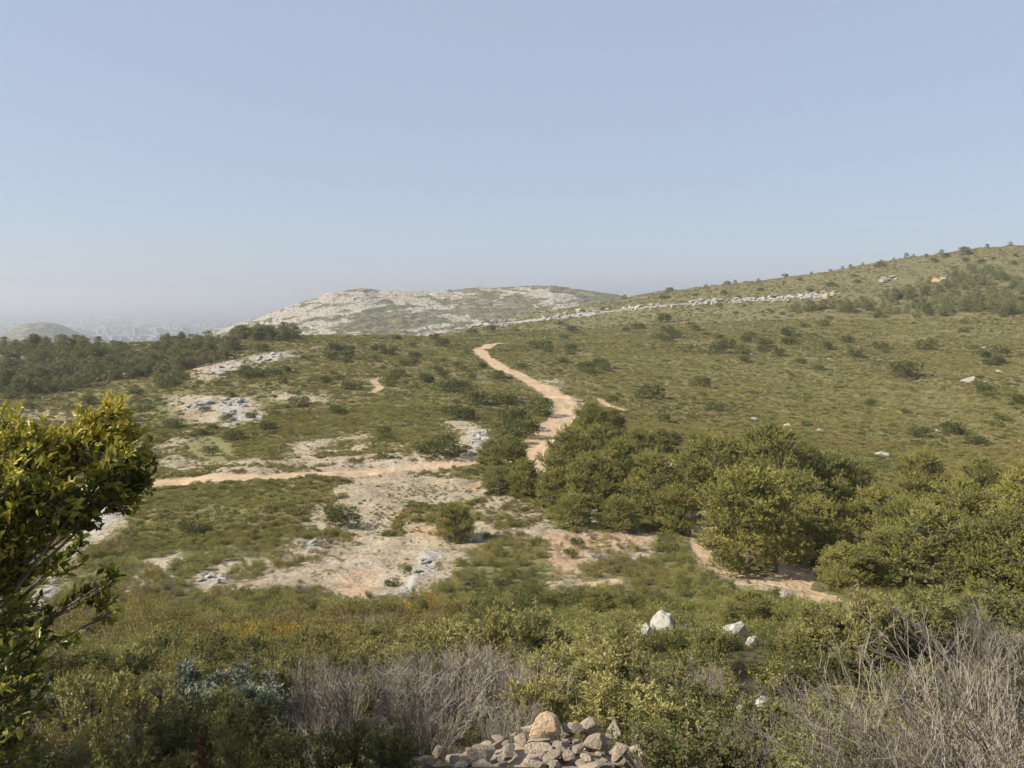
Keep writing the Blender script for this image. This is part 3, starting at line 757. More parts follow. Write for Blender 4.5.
# ---- far woods: every pine one can tell apart, then the mass behind them
PF = [pine(60 + i, 5.0, False, M_PINEFAR, .36) for i in range(5)]
PFM = []
for tr, cr in PF:      # trunk and crown in one mesh for trees of a few pixels
    bm = bmesh.new(); bm.from_mesh(tr); bm.from_mesh(cr)
    me = bpy.data.meshes.new('far_pine'); 
    nt_ = len(tr.polygons); bm.to_mesh(me); bm.free(); me.materials.append(M_BARK); me.materials.append(M_PINEFAR)
    ii = np.zeros(len(me.polygons), np.int32); ii[nt_:] = 1; me.polygons.foreach_set('material_index', ii)
    PFM.append(me)
def inpoly_px(P):
    P = np.array(P, float)
    while True:
        x = random.uniform(P[:, 0].min(), P[:, 0].max()); y = random.uniform(P[:, 1].min(), P[:, 1].max())
        if inside(np.array([x]), np.array([y]), P)[0]: return x, y
W1 = r3([(0,365),(160,352),(330,352),(400,385),(440,410),(440,450),(330,455),(200,490),(60,500),(0,520)],0,230)
W2 = r3([(440,360),(540,340),(640,335),(725,360),(660,400),(560,430),(520,470),(480,480),(440,420)],0,230)
W3 = r3([(600,300),(700,298),(860,308),(900,325),(820,342),(640,318)],0,230)
W4 = r3([(0,345),(150,355),(290,350),(290,362),(0,362)],0,230)
W5 = r3([(280,345),(400,325),(560,310),(690,270),(790,215),(880,200),(1024,255),(1024,345),(750,348),(600,338)],684,200)
def wood(P, n, lab, grp, lo, hi, rmin=150, indiv=True, pts=None):
    k = 0; tries = 0
    while k < n and tries < n * 40:
        tries += 1; px, py = inpoly_px(P); p = spot(px, py, rmin, 1500)
        if p is None: continue
        if hypot2(p) < rmin: continue
        h = random.uniform(lo, hi); s = h / 5.0
        if indiv:
            o = link('pine_tree', PFM[k % 5], (p[0], p[1], p[2] - .1), (0, 0, random.random() * 6.28), (s * 1.15, s * 1.15, s))
            tag(o, lab, 'pine tree', grp)
        else: pts.append((p[0], p[1], p[2] - .1, s))
        k += 1
def hypot2(p): return math.hypot(p[0], p[1])
random.seed(21)
wood(W1, 62, 'dark pine in the dense wood below the distant plain', 'pines of the dense dark wood', 4, 6.5)
wood(W2, 42, 'dark pine in the wedge of wood climbing to the near crest', 'pines of the wood wedge on the slope', 3.5, 5.5)
wood(W3, 26, 'dark pine standing along the crest before the rocky hill', 'pines along the crest', 4, 6.5, 240)
wood(W4, 14, 'dark pine at the skyline end of the dense wood', 'pines at the skyline end of the wood', 4, 6, 240)
wood(W5, 72, 'dark pine in the belt of wood on the long ridge', 'pines of the belt on the ridge', 4.5, 8, 300)
wood(r3([(280,330),(560,322),(760,328),(1024,332),(1024,350),(700,350),(280,346)],684,200), 20, 'dark pine along the lower edge of the wood belt on the ridge', 'pines at the lower edge of the belt', 4, 6.5, 300)
# single pines along the ridge line
random.seed(5)
for px in [625,668,706,735,758,786,811,830,842,850,862,880,893,905,912,925,940,960,985,1008]:
    az, _ = ray(px, 280); rr = np.linspace(550, 1000, 400); zz_ = ground(np.sin(az) * rr, np.cos(az) * rr); i = int(np.argmax(zz_ / rr)); r = rr[i] * (1 - random.random() * .04)
    x, y = math.sin(az) * r, math.cos(az) * r; s = random.uniform(2.6, 4.6) / 5
    tag(link('pine_tree', PFM[px % 5], (x, y, zg(x, y) - .2), (0, 0, px), (s * 1.3, s * 1.3, s)), 'small dark pine standing on the skyline of the long ridge', 'pine tree', 'pines on the ridge skyline')

# ---- scatter on points through geometry nodes (uncountable ground cover only)
def scatter(name, pts, meshes, kind='stuff', label=None, cat=None, tilt=.15):
    pts = np.array(pts); n = len(pts)
    me = bpy.data.meshes.new(name); me.vertices.add(n); me.vertices.foreach_set('co', pts[:, :3].astype(np.float32).ravel())
    rg = np.random.default_rng(n)
    a = me.attributes.new('sc', 'FLOAT_VECTOR', 'POINT'); s = pts[:, 3]
    a.data.foreach_set('vector', np.stack([s * (.85 + .3 * rg.random(n)), s * (.85 + .3 * rg.random(n)), s * (.75 + .5 * rg.random(n))], 1).astype(np.float32).ravel())
    a = me.attributes.new('rt', 'FLOAT_VECTOR', 'POINT'); a.data.foreach_set('vector', np.stack([rg.normal(0, tilt, n), rg.normal(0, tilt, n), rg.random(n) * 6.283], 1).astype(np.float32).ravel())
    idx = pts[:, 4] if pts.shape[1] > 4 else rg.integers(0, len(meshes), n)
    a = me.attributes.new('ix', 'INT', 'POINT'); a.data.foreach_set('value', idx.astype(np.int32))
    col = bpy.data.collections.new(name + '_kinds')
    for i, m in enumerate(meshes):
        o = bpy.data.objects.new('%s_kind_%02d' % (name, i), m); col.objects.link(o)
    ng = bpy.data.node_groups.new(name, 'GeometryNodeTree'); ng.interface.new_socket('Geometry', in_out='INPUT', socket_type='NodeSocketGeometry'); ng.interface.new_socket('Geometry', in_out='OUTPUT', socket_type='NodeSocketGeometry')
    nn = ng.nodes; l = ng.links
    gi = nn.new('NodeGroupInput'); go = nn.new('NodeGroupOutput'); ip = nn.new('GeometryNodeInstanceOnPoints'); ci = nn.new('GeometryNodeCollectionInfo')
    ci.inputs[0].default_value = col; ci.inputs['Separate Children'].default_value = True; ci.inputs['Reset Children'].default_value = True
    def na(nm, ty):
        x = nn.new('GeometryNodeInputNamedAttribute'); x.data_type = ty; x.inputs[0].default_value = nm; return x.outputs['Attribute']
    l.new(gi.outputs[0], ip.inputs['Points']); l.new(ci.outputs[0], ip.inputs['Instance']); ip.inputs['Pick Instance'].default_value = True
    l.new(na('ix', 'INT'), ip.inputs['Instance Index'])
    e2r = nn.new('FunctionNodeEulerToRotation'); l.new(na('rt', 'FLOAT_VECTOR'), e2r.inputs[0]); l.new(e2r.outputs[0], ip.inputs['Rotation'])
    l.new(na('sc', 'FLOAT_VECTOR'), ip.inputs['Scale']); l.new(ip.outputs[0], go.inputs[0])
    o = link(name, me); md = o.modifiers.new('scatter', 'NODES'); md.node_group = ng
    tag(o, label, cat, None, kind); print(name, n)
    return o

fw = []
random.seed(33)
wood(W1, 150, '', '', 3, 4.5, 150, False, fw); wood(W2, 60, '', '', 2.5, 4.5, 150, False, fw); wood(W5, 100, '', '', 3, 6, 300, False, fw); wood(W3, 30, '', '', 2.5, 4, 240, False, fw)
scatter('far_wood', fw, PFM, 'stuff', 'dense dark pine wood filling in behind the single far pines', 'wood', .03)

def sector(n, r0, r1, half=36.5, power=1.0):
    a = np.radians((RNG.random(n) * 2 - 1) * half); u = RNG.random(n)
    r = np.sqrt(r0 ** 2 + u * (r1 ** 2 - r0 ** 2))
    return np.sin(a) * r, np.cos(a) * r
def cover(n, r0, r1, s0, s1, sink=.05, barekeep=.10, patch=(40, .35), small_on_bare=.5, half=36.5, fn=None):
    x, y = sector(n, r0, r1, half)
    b, w_ = masks(x, y); rd = np.maximum(road_field(x, y, ROAD, ROADW, .35, .5), road_field(x, y, TRAIL, TRAILW, .7, .4)); rd = np.maximum(rd, road_field(x, y, far_tracks, [4, 4], 0, 2))
    gsy = poly_field(x, y, GRASSY, 1.0); gsy = np.maximum(gsy, poly_field(x, y, REDD, 1.2) * .88)
    bb = np.clip(b + fbm(x / 4, y / 4, 91, 3) * .8 * (b > .02) * (b < .98) + np.minimum(fbm(x / 7, y / 7, 93, 3) * -1.2, 0) * .0, 0, 1)
    holes = fbm(x / 9, y / 9, 95, 3)
    bb = np.where((b > .3) & (holes > .22), .25, bb)
    keep = RNG.random(n) < (1 - bb * (1 - barekeep)) * (1 - w_ * .93) * (1 - sstep(.05, .4, rd)) * (1 - gsy * .95) * np.clip(1 + patch[1] * 2.2 * fbm(x / patch[0], y / patch[0], 97, 3) - patch[1] * .5, .05, 1)
    x = x[keep]; y = y[keep]; bb = bb[keep]
    s = (s0 + (s1 - s0) * RNG.random(len(x)) ** 1.6) * np.where(bb > .5, small_on_bare, 1)
    z = (fn or ground)(x, y) - sink * s
    return np.stack([x, y, z, s], 1)

LOW = [clump(300 + i, M_COVER, .45 + .07 * i, 170, .15, .05) for i in range(5)] + [clump(307, M_EVER, .7, 170, .14, .05), clump(308, M_MID, .6, 170, .15, .05), clump(309, M_ROSE, .7, 150, .16, .045)]
LOWF = [clump(320 + i, M_FARSC, .42, 70, .26, .13) for i in range(4)] + [clump(330, M_EVER, .6, 80, .24, .11)]
def finebush(seed, mat, n0=1500, ll=.055, lw=.016):
    rng = np.random.default_rng(seed); c = MB()
    for k in range(13):
        a_ = rng.random() * 6.28; q = .36 * math.sqrt(rng.random()); hh = rng.uniform(.3, .62); n = n0 // 13
        d = norm(rng.normal(size=(n, 3)) + np.array([0, 0, .5])); p = np.array([math.cos(a_) * q, math.sin(a_) * q, hh * .55]) + d * np.array([.17, .17, hh * .5]) * (.6 + .5 * rng.random((n, 1)))
        V, Fq = blades(p, d * .7 + rng.normal(size=(n, 3)) * .6 + np.array([0, 0, .5]), ll, lw, rng)
        c.add(V, Fq, np.clip(rng.normal(.42, .18, n) + rng.normal() * .14, 0, 1))
    return c.mesh('bush', [mat])
def twigbush(seed):
    rng = np.random.default_rng(seed); c = MB(); n = 150; az = rng.random(n) * 6.28; b = np.stack([np.cos(az), np.sin(az), az * 0], 1) * (rng.random((n, 1)) * .22); b[:, 2] = rng.random(n) * .12
    e = b + np.stack([np.cos(az) * .32, np.sin(az) * .32, .25 + .4 * rng.random(n)], 1) * (.5 + .6 * rng.random((n, 1))) + rng.normal(size=(n, 3)) * .09
    V, Fq = tubes3(b, (b + e) / 2 + rng.normal(size=(n, 3)) * .03, e, np.full(n, .0065), .0025); c.add(V, Fq)
    m = 260; i = rng.integers(0, n, m); V, Fq = blades(e[i] + rng.normal(size=(m, 3)) * .05, rng.normal(size=(m, 3)) + np.array([0, 0, .5]), .05, .016, rng); c.add(V, Fq, rng.random(m), 1)
    return c.mesh('twigs', [M_TWIG, M_MID])
FINE = [finebush(360 + i, M_MID) for i in range(3)] + [finebush(370 + i, M_ROSE) for i in range(2)] + [finebush(375, M_EVER)] + [twigbush(380 + i) for i in range(3)]
MIDB = [finebush(385 + i, M_MID, 1000, .066, .021) for i in range(4)] + [finebush(395 + i, M_ROSE, 1000, .075, .018) for i in range(2)] + [finebush(398, M_EVER, 1000, .062, .024)]
gorse_m = finebush(399, M_GORSE, 520, .05, .028)
# nearest slope: mixed knee-high scrub, closing the gaps between the single shrubs
a = cover(1150, 5.5, 27, .4, .95, .02, .2, (8, .25))
HEAP = spot(548, 764, 5, 20)
CLR = [spot(px_, py_, 8, 60) for px_, py_ in ((648,640),(664,640),(684,637),(727,636),(740,642),(754,648),(648,655),(672,655),(735,655),(752,660),(762,706),(748,712),(770,696),(755,722))]
ra_ = np.hypot(a[:, 0], a[:, 1]); keep = ~((np.hypot((a[:, 0] - HEAP[0]), (a[:, 1] - HEAP[1])) < 1.3) | ((np.abs(np.arctan2(a[:, 0], a[:, 1]) - math.atan2(HEAP[0], HEAP[1])) < .17) & (ra_ < 9)))
a = a[keep]; a[:, 3] *= np.interp(np.hypot(a[:, 0], a[:, 1]), [6, 10, 20], [.5, .62, .85])
for q_ in CLR: k_ = np.hypot(a[:, 0] - q_[0], a[:, 1] - q_[1]) > .35; a = a[k_]
b = np.vstack([cover(3800, 24, 47, .55, 1.6, .03, .05, (14, .15)), cover(8200, 45, 81, .45, 1.15, .03, .08, (14, .2))])
def blocked(x, y, wid=.75, back=3.0):
    x = np.asarray(x, float); y = np.asarray(y, float); rr_ = np.hypot(x, y); aa_ = np.arctan2(x, y); o_ = np.zeros(x.shape, bool)
    for q_ in CLR[:10]:
        rq = math.hypot(q_[0], q_[1]); aq = math.atan2(q_[0], q_[1]); o_ |= (np.abs(aa_ - aq) * rq < wid) & (rr_ > rq - back) & (rr_ < rq + .6)
    return o_
b[:, 3] *= np.where(blocked(b[:, 0], b[:, 1]), .28, 1); a[:, 3] *= np.where(blocked(a[:, 0], a[:, 1]), .4, 1)
q = to_px(b[:, 0], b[:, 1], b[:, 2])
mk = (((np.abs(q[0] - 265) < 50) & (np.abs(q[1] - 645) < 10)) | ((np.abs(q[0] - 420) < 22) & (np.abs(q[1] - 606) < 14)) | ((np.abs(q[0] - 560) < 20) & (np.abs(q[1] - 622) < 8))) & (RNG.random(len(b)) < .25)
def drift(P_, f1, sd): return fbm(P_[:, 0] / f1, P_[:, 1] / f1, sd, 3) + RNG.normal(0, .16, len(P_))
na_ = drift(a, 3.2, 151); ia = np.select([na_ > .38, na_ > .12, na_ > -.1, na_ > -.35], [5, 3 + RNG.integers(0, 2, len(a)), RNG.integers(0, 3, len(a)), 6 + RNG.integers(0, 3, len(a))], RNG.integers(0, 3, len(a)))
nb_ = drift(b, 7.5, 152) + np.where((b[:, 0] > -3) & (np.hypot(b[:, 0], b[:, 1]) < 58), .12, -.05); ib = np.select([nb_ > .45, nb_ > .08, nb_ > -.33], [15, 13 + RNG.integers(0, 2, len(b)), 9 + RNG.integers(0, 4, len(b))], np.where(RNG.random(len(b)) < .5, 6 + RNG.integers(0, 3, len(b)), 9 + RNG.integers(0, 4, len(b))))
ib = np.where(mk, 16, ib)
scatter('garrigue_scrub', np.column_stack([np.vstack([a, b]), np.concatenate([ia, ib])]), FINE + MIDB + [gorse_m], 'stuff', 'dense olive garrigue scrub covering the near slopes', 'scrub')
c1 = cover(66000, 74, 170, .25, 1.15, .05, .42, (16, .32), .45)
c2 = cover(105000, 165, 460, .35, 1.75, .06, .25, (35, .30), .6)
cc = np.vstack([c1, c2]); pn_ = fbm(cc[:, 0] / 26, cc[:, 1] / 26, 141, 3) + RNG.normal(0, .22, len(cc)); il = np.where(pn_ > .42, 5, np.where(pn_ < -.34, 7, np.where(np.abs(pn_) < .06, 6, RNG.integers(0, 5, len(cc)))))
dk = (RNG.random(len(cc)) < .045) & (cc[:, 3] > .45); il = np.where(dk, 5, il); cc[:, 3] *= np.where(dk, 1.35, 1)
scatter('low_scrub', np.column_stack([cc, il]), LOW, 'stuff', 'low olive and russet scrub carpeting the plateau', 'scrub')
c3 = cover(42000, 455, 1000, .7, 2.6, .08, .4, (60, .4), .8)
hp = cover(9000, 940, 1500, 1.2, 3.6, .08, .4, (60, .3), .8, 24, top_h)
m_ = (hp[:, 0] / hp[:, 1] < math.tan(HA1)); hp = hp[m_]; rk = hill_rock(hp[:, 0], hp[:, 1]); hp = hp[RNG.random(len(hp)) > rk * .93]
i3 = np.concatenate([RNG.choice(5, len(c3), p=[.23, .23, .22, .22, .10]), RNG.choice(5, len(hp), p=[.15, .15, .15, .15, .40])])
scatter('distant_scrub', np.column_stack([np.vstack([c3, hp]), i3]), LOWF, 'stuff', 'sparse scrub dotting the long ridge and the rocky hill', 'scrub')

# ---- dark shrubs one can tell apart on the slopes and the plateau
UP = [bushy(400 + i, 1.2, 1.25, 'upright') for i in range(4)]
RO = [bushy(410 + i, 1.1, 1.5, 'round') for i in range(4)]
SI = [bushy(420 + i, .95, 1.2, 'silver') for i in range(2)]
JU = [bushy(430 + i, 1.1, 1.5, 'juniper') for i in range(3)]
SP = [bushy(440 + i, .95, 1.3, 'sparse') for i in range(4)]
GO = [bushy(450 + i, .9, 1.2, 'gorse') for i in range(2)]
RU = [bushy(456, .8, 1.2, 'russet')]
DE = [dead(460 + i, 1.45, 1.3) for i in range(3)]
DL = [dead(470 + i, 1.6, 1.3, (-.85, .15), 30) for i in range(3)]
def cushion(seed, nb=1100):
    """rounded evergreen bush of small leaf sprays, for bushes beyond sixty metres"""
    rng = np.random.default_rng(seed); c = MB()
    for k in range(11):
        if k == 0: ct = np.array([0, 0, .45]); r = .42
        else: a_ = rng.random() * 6.28; ct = np.array([math.cos(a_) * .4, math.sin(a_) * .4, .22 + .4 * rng.random()]); r = .17 + .12 * rng.random()
        n = int(nb * r / 2.2); d = norm(rng.normal(size=(n, 3)) + np.array([0, 0, .3]))
        V, Fq = blades(ct + d * r * (.75 + .35 * rng.random((n, 1))), d + rng.normal(size=(n, 3)) * .4 + np.array([0, 0, .4]), .11, .045, rng)
        V[:, 2] = np.maximum(V[:, 2], .0)
        c.add(V, Fq, np.clip(rng.normal(.4, .18, n) + rng.normal() * .1, 0, 1))
    return c.mesh('evergreen_shrub', [M_EVER])
CU = [cushion(480 + i) for i in range(4)]
def small_shrub(px, py, wpx, label, group=None, rmin=20):
    p = spot(px, py, rmin, 1500)
    if p is None: return
    r = hypot2(p); w_ = wpx * r / F
    s = w_ / .95; o = link('evergreen_shrub', CU[int(px) % 4], (p[0], p[1], p[2] - .04 * s), (0, 0, random.random() * 6.28), (s, s, s * random.uniform(.65, .95)))
    tag(o, label, 'shrub', group)
HS = [(269,430,12,'dark round shrub alone on the grassy slope above the dirt road'),
 (229,397,8,'small dark shrub at the upper end of the white outcrop'),(226,421,10,'dark shrub nestling in the white outcrop'),(252,418,10,'dark shrub at the end of the white outcrop'),(205,412,9,'dark shrub between two pale scree patches'),
 (390,441,13,'dark shrub on the pale soil near the track'),(420,453,14,'shrub on pale soil beside the dirt road'),(443,456,30,'wide low shrub right above the dirt road before the junction'),(383,459,9,'tiny shrub on the pale soil over the dirt road'),
 (336,516,18,'round shrub in the middle of the pale slope under the dirt road'),(345,527,26,'low wide shrub just below the round one on the pale slope'),(190,534,18,'dark flat shrub in the brown scrub of the slope'),
 (385,440,8,'small shrub by the pale patch over the road'),(404,573,12,'little shrub on the pinkish bare soil'),(392,586,12,'little shrub at the lower rim of the pinkish soil'),
 (450,392,24,'dark shrub on the slope facing the bend of the dirt road'),(473,404,22,'very dark shrub before the bend of the dirt road'),(505,404,18,'dark shrub near the inner bend of the dirt road'),(538,414,24,'dark shrub bordering the inner bend of the dirt road'),
 (424,383,16,'shrub on the slope beyond the pale clearing'),(390,383,16,'shrub beside the small reddish track'),(352,389,16,'shrub below the small reddish track'),(525,436,22,'shrub against the dirt road under its bend'),(512,446,22,'shrub leaning over the dirt road near the junction'),
 (515,428,26,'broad shrub between the pale slab and the dirt road'),(460,420,22,'shrub standing over the pale slab'),(566,518,16,'shrub growing out of the white rock shelf'),(597,532,14,'little shrub at the end of the white rock shelf'),(578,547,12,'small shrub in the middle of the reddish soil'),(571,557,12,'lower small shrub in the reddish soil'),
 (718,353,14,'dark shrub at the foot of the ridge wood, beside another'),(742,354,12,'second dark shrub at the foot of the ridge wood'),(573,333,10,'shrub where the plateau meets the white band'),(376,312,14,'shrub'),
 (700,387,14,'shrub on the open plateau beyond the wood'),(650,400,20,'wide shrub over the side track'),(905,377,22,'wide dark shrub in the open garrigue'),(975,445,16,'shrub in the open garrigue near the wood'),(600,366,13,'shrub on the plateau beside the dirt road'),(585,372,14,'pair of shrubs beside the dirt road')]
for px, py, w_, lb in HS:
    if lb == 'shrub': continue
    small_shrub(px, py, w_, lb)
random.seed(77); k = 0
while k < 165:
    px = random.uniform(0, 1024); py = random.choice([random.uniform(322, 470), random.uniform(322, 380)])
    p = spot(px, py, 60, 800)
    if p is None: continue
    xx = np.array([p[0]]); yy = np.array([p[1]])
    if hypot2(p) < 85 or masks(xx, yy)[0][0] > .3 or road_field(xx, yy, ROAD, ROADW, 1.2, .5)[0] > .1: continue
    if fbm(xx / 60, yy / 60, 123, 2)[0] < -.12: continue
    zone = 'the wide plateau beyond the wood' if px > 500 else 'the rounded slope before the rocky hill'
    small_shrub(px, py, random.uniform(5, 12) * (1.35 if py > 400 else 1), 'small dark shrub dotted over ' + zone, 'dark shrubs of ' + zone, 60); k += 1

random.seed(78); k = 0
while k < 62:
    px = random.uniform(600, 1024); py = random.uniform(250, 325)
    p = spot(px, py, 400, 950)
    if p is None: continue
    xx = np.array([p[0]]); yy = np.array([p[1]])
    if fbm(xx / 70, yy / 70, 124, 2)[0] < -.05: continue
    small_shrub(px, py, random.uniform(2.5, 6), 'small dark shrub dotted over the long ridge above the white band', 'dark shrubs of the long ridge', 400); k += 1

# ---- near shrubs: hand placed ones first
taken = []
NAMES = {'U': ('broom_shrub', UP), 'R': ('evergreen_shrub', RO), 'S': ('silver_shrub', SI), 'J': ('juniper_bush', JU), 'P': ('sparse_shrub', SP), 'B': ('russet_shrub', RU), 'G': ('gorse_shrub', GO), 'D': ('dead_shrub', DE), 'L': ('dead_shrub', DL)}
HH = {'U': 1.2, 'R': 1.1, 'S': .95, 'J': 1.1, 'P': .95, 'G': .9, 'B': .8, 'D': 1.45, 'L': 1.6}
WW = {'U': 1.25, 'R': 1.5, 'S': 1.2, 'J': 1.5, 'P': 1.3, 'G': 1.2, 'B': 1.2, 'D': 1.3, 'L': 1.3}
def near_shrub(k, x, y, h, w_, label, group=None, rot=None, var=None):
    nm, lst = NAMES[k]; parts = lst[(len(taken) if var is None else var) % len(lst)]
    pn = ('stems', 'twigs') if k in 'DL' else ('stems', 'foliage')
    sx = w_ / WW[k]
    thing(nm, list(zip(pn, parts)), (x, y, zg(x, y)), random.random() * 6.28 if rot is None else rot, (sx, sx, h / HH[k]), label, 'dead shrub' if k in 'DL' else 'shrub', group)
    taken.append((x, y, w_ * .5))
HN = [ ('B',205,775,740,50,'dark russet bush at the bottom of the shaded corner'), ('B',655,768,742,46,'reddish twiggy bush at the end of the stone heap'), # kind, px, base row, top row, width px, label
 ('D',322,745,676,70,'grey dead shrub at the shaded end of the row of bare shrubs'),
 ('D',362,742,660,90,'grey dead shrub, second in the row of bare shrubs'),
 ('D',405,746,655,100,'tall grey dead shrub in the middle of the row of bare shrubs'),
 ('D',440,744,652,90,'dense grey dead shrub beside the tallest of the row'),
 ('D',478,738,646,90,'brownish dead shrub next to the stone heap'),
 ('D',508,728,652,70,'thin dead shrub closing the row behind the biggest stone'),
 ('L',905,790,690,120,'sweeping grey dead bush with boughs bent over the scrub'),
 ('L',965,800,655,130,'big grey dead bush sweeping up at the frame corner'),
 ('L',1020,790,618,130,'tallest grey dead bush cut by the picture border'),
 ('L',1040,740,610,120,'dead bush behind the tallest one at the picture border'),
 ('D',985,690,598,60,'pale upright dead shrub rising before the green bushes'),
 ('L',860,748,690,90,'pinkish grey dead bush in the mixed scrub'),
 ('P',640,704,650,80,'greyish half-bare bush in front of the white rocks'),
 ('D',700,720,660,70,'dead twiggy bush with fallen pale sticks beneath'),
 ('S',182,708,666,60,'silvery shrub with pale blue-green leaves in the shade'),
 ('S',236,706,668,56,'second silvery shrub nearer to the dead shrubs'),
 ('S',268,700,672,30,'small silvery shrub touching the dead shrubs'),
 ('J',188,762,694,90,'drooping yellow-green juniper in front of the silvery shrub'),
 ('J',236,770,700,80,'drooping juniper next to the dead shrubs'),
 ('J',120,780,706,90,'dim juniper in the shaded corner'),
 ('R',262,682,652,50,'very dark evergreen shrub behind the silvery ones'),
 ('P',85,745,664,90,'straggly shaded shrub with pale dry leaves'),
 ('P',140,735,668,70,'straggly shaded shrub beside the silvery one'),
 ('R',340,775,728,80,'dark brown low shrub before the dead shrubs'),
 ('R',392,778,736,60,'dim low shrub beside the stone heap'),
 ('U',560,722,655,80,'leafy yellow-green shrub right behind the stone heap'),
 ('U',610,712,650,90,'broad yellow-green shrub behind the stone heap'),
 ('P',650,770,716,80,'reddish-twigged shrub at the edge of the stone heap'),
 ('R',700,785,722,110,'dark olive shrub in the shade at the bottom of the view'),
 ('R',640,716,668,80,'dense dark-shadowed bush with dead lower boughs'),
 ('U',615,676,630,60,'grey-green shrub short of the tall white rock'),
 ('U',708,672,632,50,'feathery shrub between the two white rocks'),
 ('P',760,752,690,90,'olive and grey shrub beside the pale earth patch'),
 ('P',820,775,700,100,'olive dry shrub among grey twigs'),
 ('G',790,700,664,80,'low yellowish shrub above the pale earth patch'),
 ('U',870,676,606,90,'tall pale-green broom rising before the wood'),
 ('U',925,672,600,90,'tall pale-green broom beside the dead upright shrub'),
 ('U',830,668,616,80,'soft green broom close to the end of the footpath'),
 ('R',1010,650,598,80,'bright green leafy bush at the picture border'),
 ('U',500,676,620,70,'bright feathery broom above the dead shrubs'),
 ('U',455,678,630,70,'feathery broom behind the middle of the dead shrubs'),
 ('U',540,668,616,70,'upright broom above the thin dead shrub'),
]
random.seed(9)
for k, px, pb, pt, wpx, lb in HN:
    p = spot(px, min(pb, 765), 5, 120)
    if pb > 765:   # stands just below the picture's lower edge
        az, _ = ray(px, pb); r = 7.6 - (pb - 765) * .02; p = (math.sin(az) * r, math.cos(az) * r, zg(math.sin(az) * r, math.cos(az) * r))
    r = hypot2(p); h = max(.4, height_for(p, pt)) * (.72 if k in 'DL' else 1); w_ = wpx * r / F * (.8 if k in 'DL' else 1)
    near_shrub(k, p[0], p[1], h, w_ * 1.1, lb, None, 0 if k == 'L' else None)

# ---- the rest of the near shrubs, by what grows there
def kind_at(px, py):
    if px < 300 and py > 655: return random.choice('RRRJPPS'), 'shaded'
    if 290 < px < 530 and py > 690: return random.choice('DDR'), 'shaded'
    if px > 640 and py > 690: return random.choice('PPPGDR'), 'dry'
    if px > 820 and py > 640: return random.choice('PPULR'), 'dry'
    if px > 400: return random.choice('UUUUURPG'), 'green'
    return random.choice('UUURRPG'), 'slope'
LAB = {'shaded': 'dim {} low in the shaded corner of the slope', 'dry': '{} among the dry grey scrub beside the dead bushes', 'green': '{} in the green band of scrub under the footpath', 'slope': '{} on the olive slope below the pale scree'}
KN = {'U': 'feathery upright broom', 'R': 'small-leaved evergreen shrub', 'S': 'silvery shrub', 'J': 'drooping juniper', 'P': 'straggly half-bare shrub', 'G': 'prickly gorse with a few flowers', 'D': 'grey dead shrub', 'L': 'grey dead shrub'}
GP = {'shaded': 'shaded shrubs at the foot of the view', 'dry': 'dry shrubs around the dead bushes', 'green': 'shrubs of the green band', 'slope': 'shrubs of the olive slope'}
random.seed(15); cnt = 0; tries = 0
while cnt < 235 and tries < 9000:
    tries += 1
    az = math.radians(random.uniform(-35, 35)); u = random.random(); r = math.sqrt(49 + u * (30 ** 2 - 49))
    x, y = math.sin(az) * r, math.cos(az) * r
    if math.hypot(x - HEAP[0], (y - HEAP[1]) * .8) < 1.35 and r < 10.5: continue
    z = zg(x, y); px, py = to_px(x, y, z)
    k, zn = kind_at(px, py)
    w_ = random.uniform(1.0, 2.0) if r > 11 else random.uniform(.6, .95)
    if any((x - a_) ** 2 + (y - b_) ** 2 < ((c_ + w_ * .5) * .60) ** 2 for a_, b_, c_ in taken): continue
    # keep the view open over the white rocks and the pale earth patch
    if 628 < px < 770 and 640 < py + 0 < 676 and r < 30: continue
    if 735 < px < 792 and 685 < py < 735: continue
    if 560 < px < 640 and 640 < py < 668 and random.random() < .5: continue
    if blocked([x], [y], 1.0, 4.5)[0] or any((x - q_[0]) ** 2 + (y - q_[1]) ** 2 < (.55 + w_ * .45) ** 2 for q_ in CLR): continue
    h = w_ * random.uniform(.62, .9) * (1.15 if k in 'UD' else .9)
    h = min(h, 1.05); h = min(h, .55) if r < 10 else h
    near_shrub(k, x, y, h, w_, LAB[zn].format(KN[k]), GP[zn]); cnt += 1
print('near shrubs', cnt)

# ------------------------------------------------------------------ rocks
def put_rock(name, me, p, s, label, group=None, rot=None, cat='rock'):
    rt = (random.uniform(-.4, .4), random.uniform(-.4, .4), random.random() * 6.28) if rot is None else rot
    return tag(link(name, me, p, rt, s), label, cat, group)
# white rocks out in the scrub
random.seed(3)
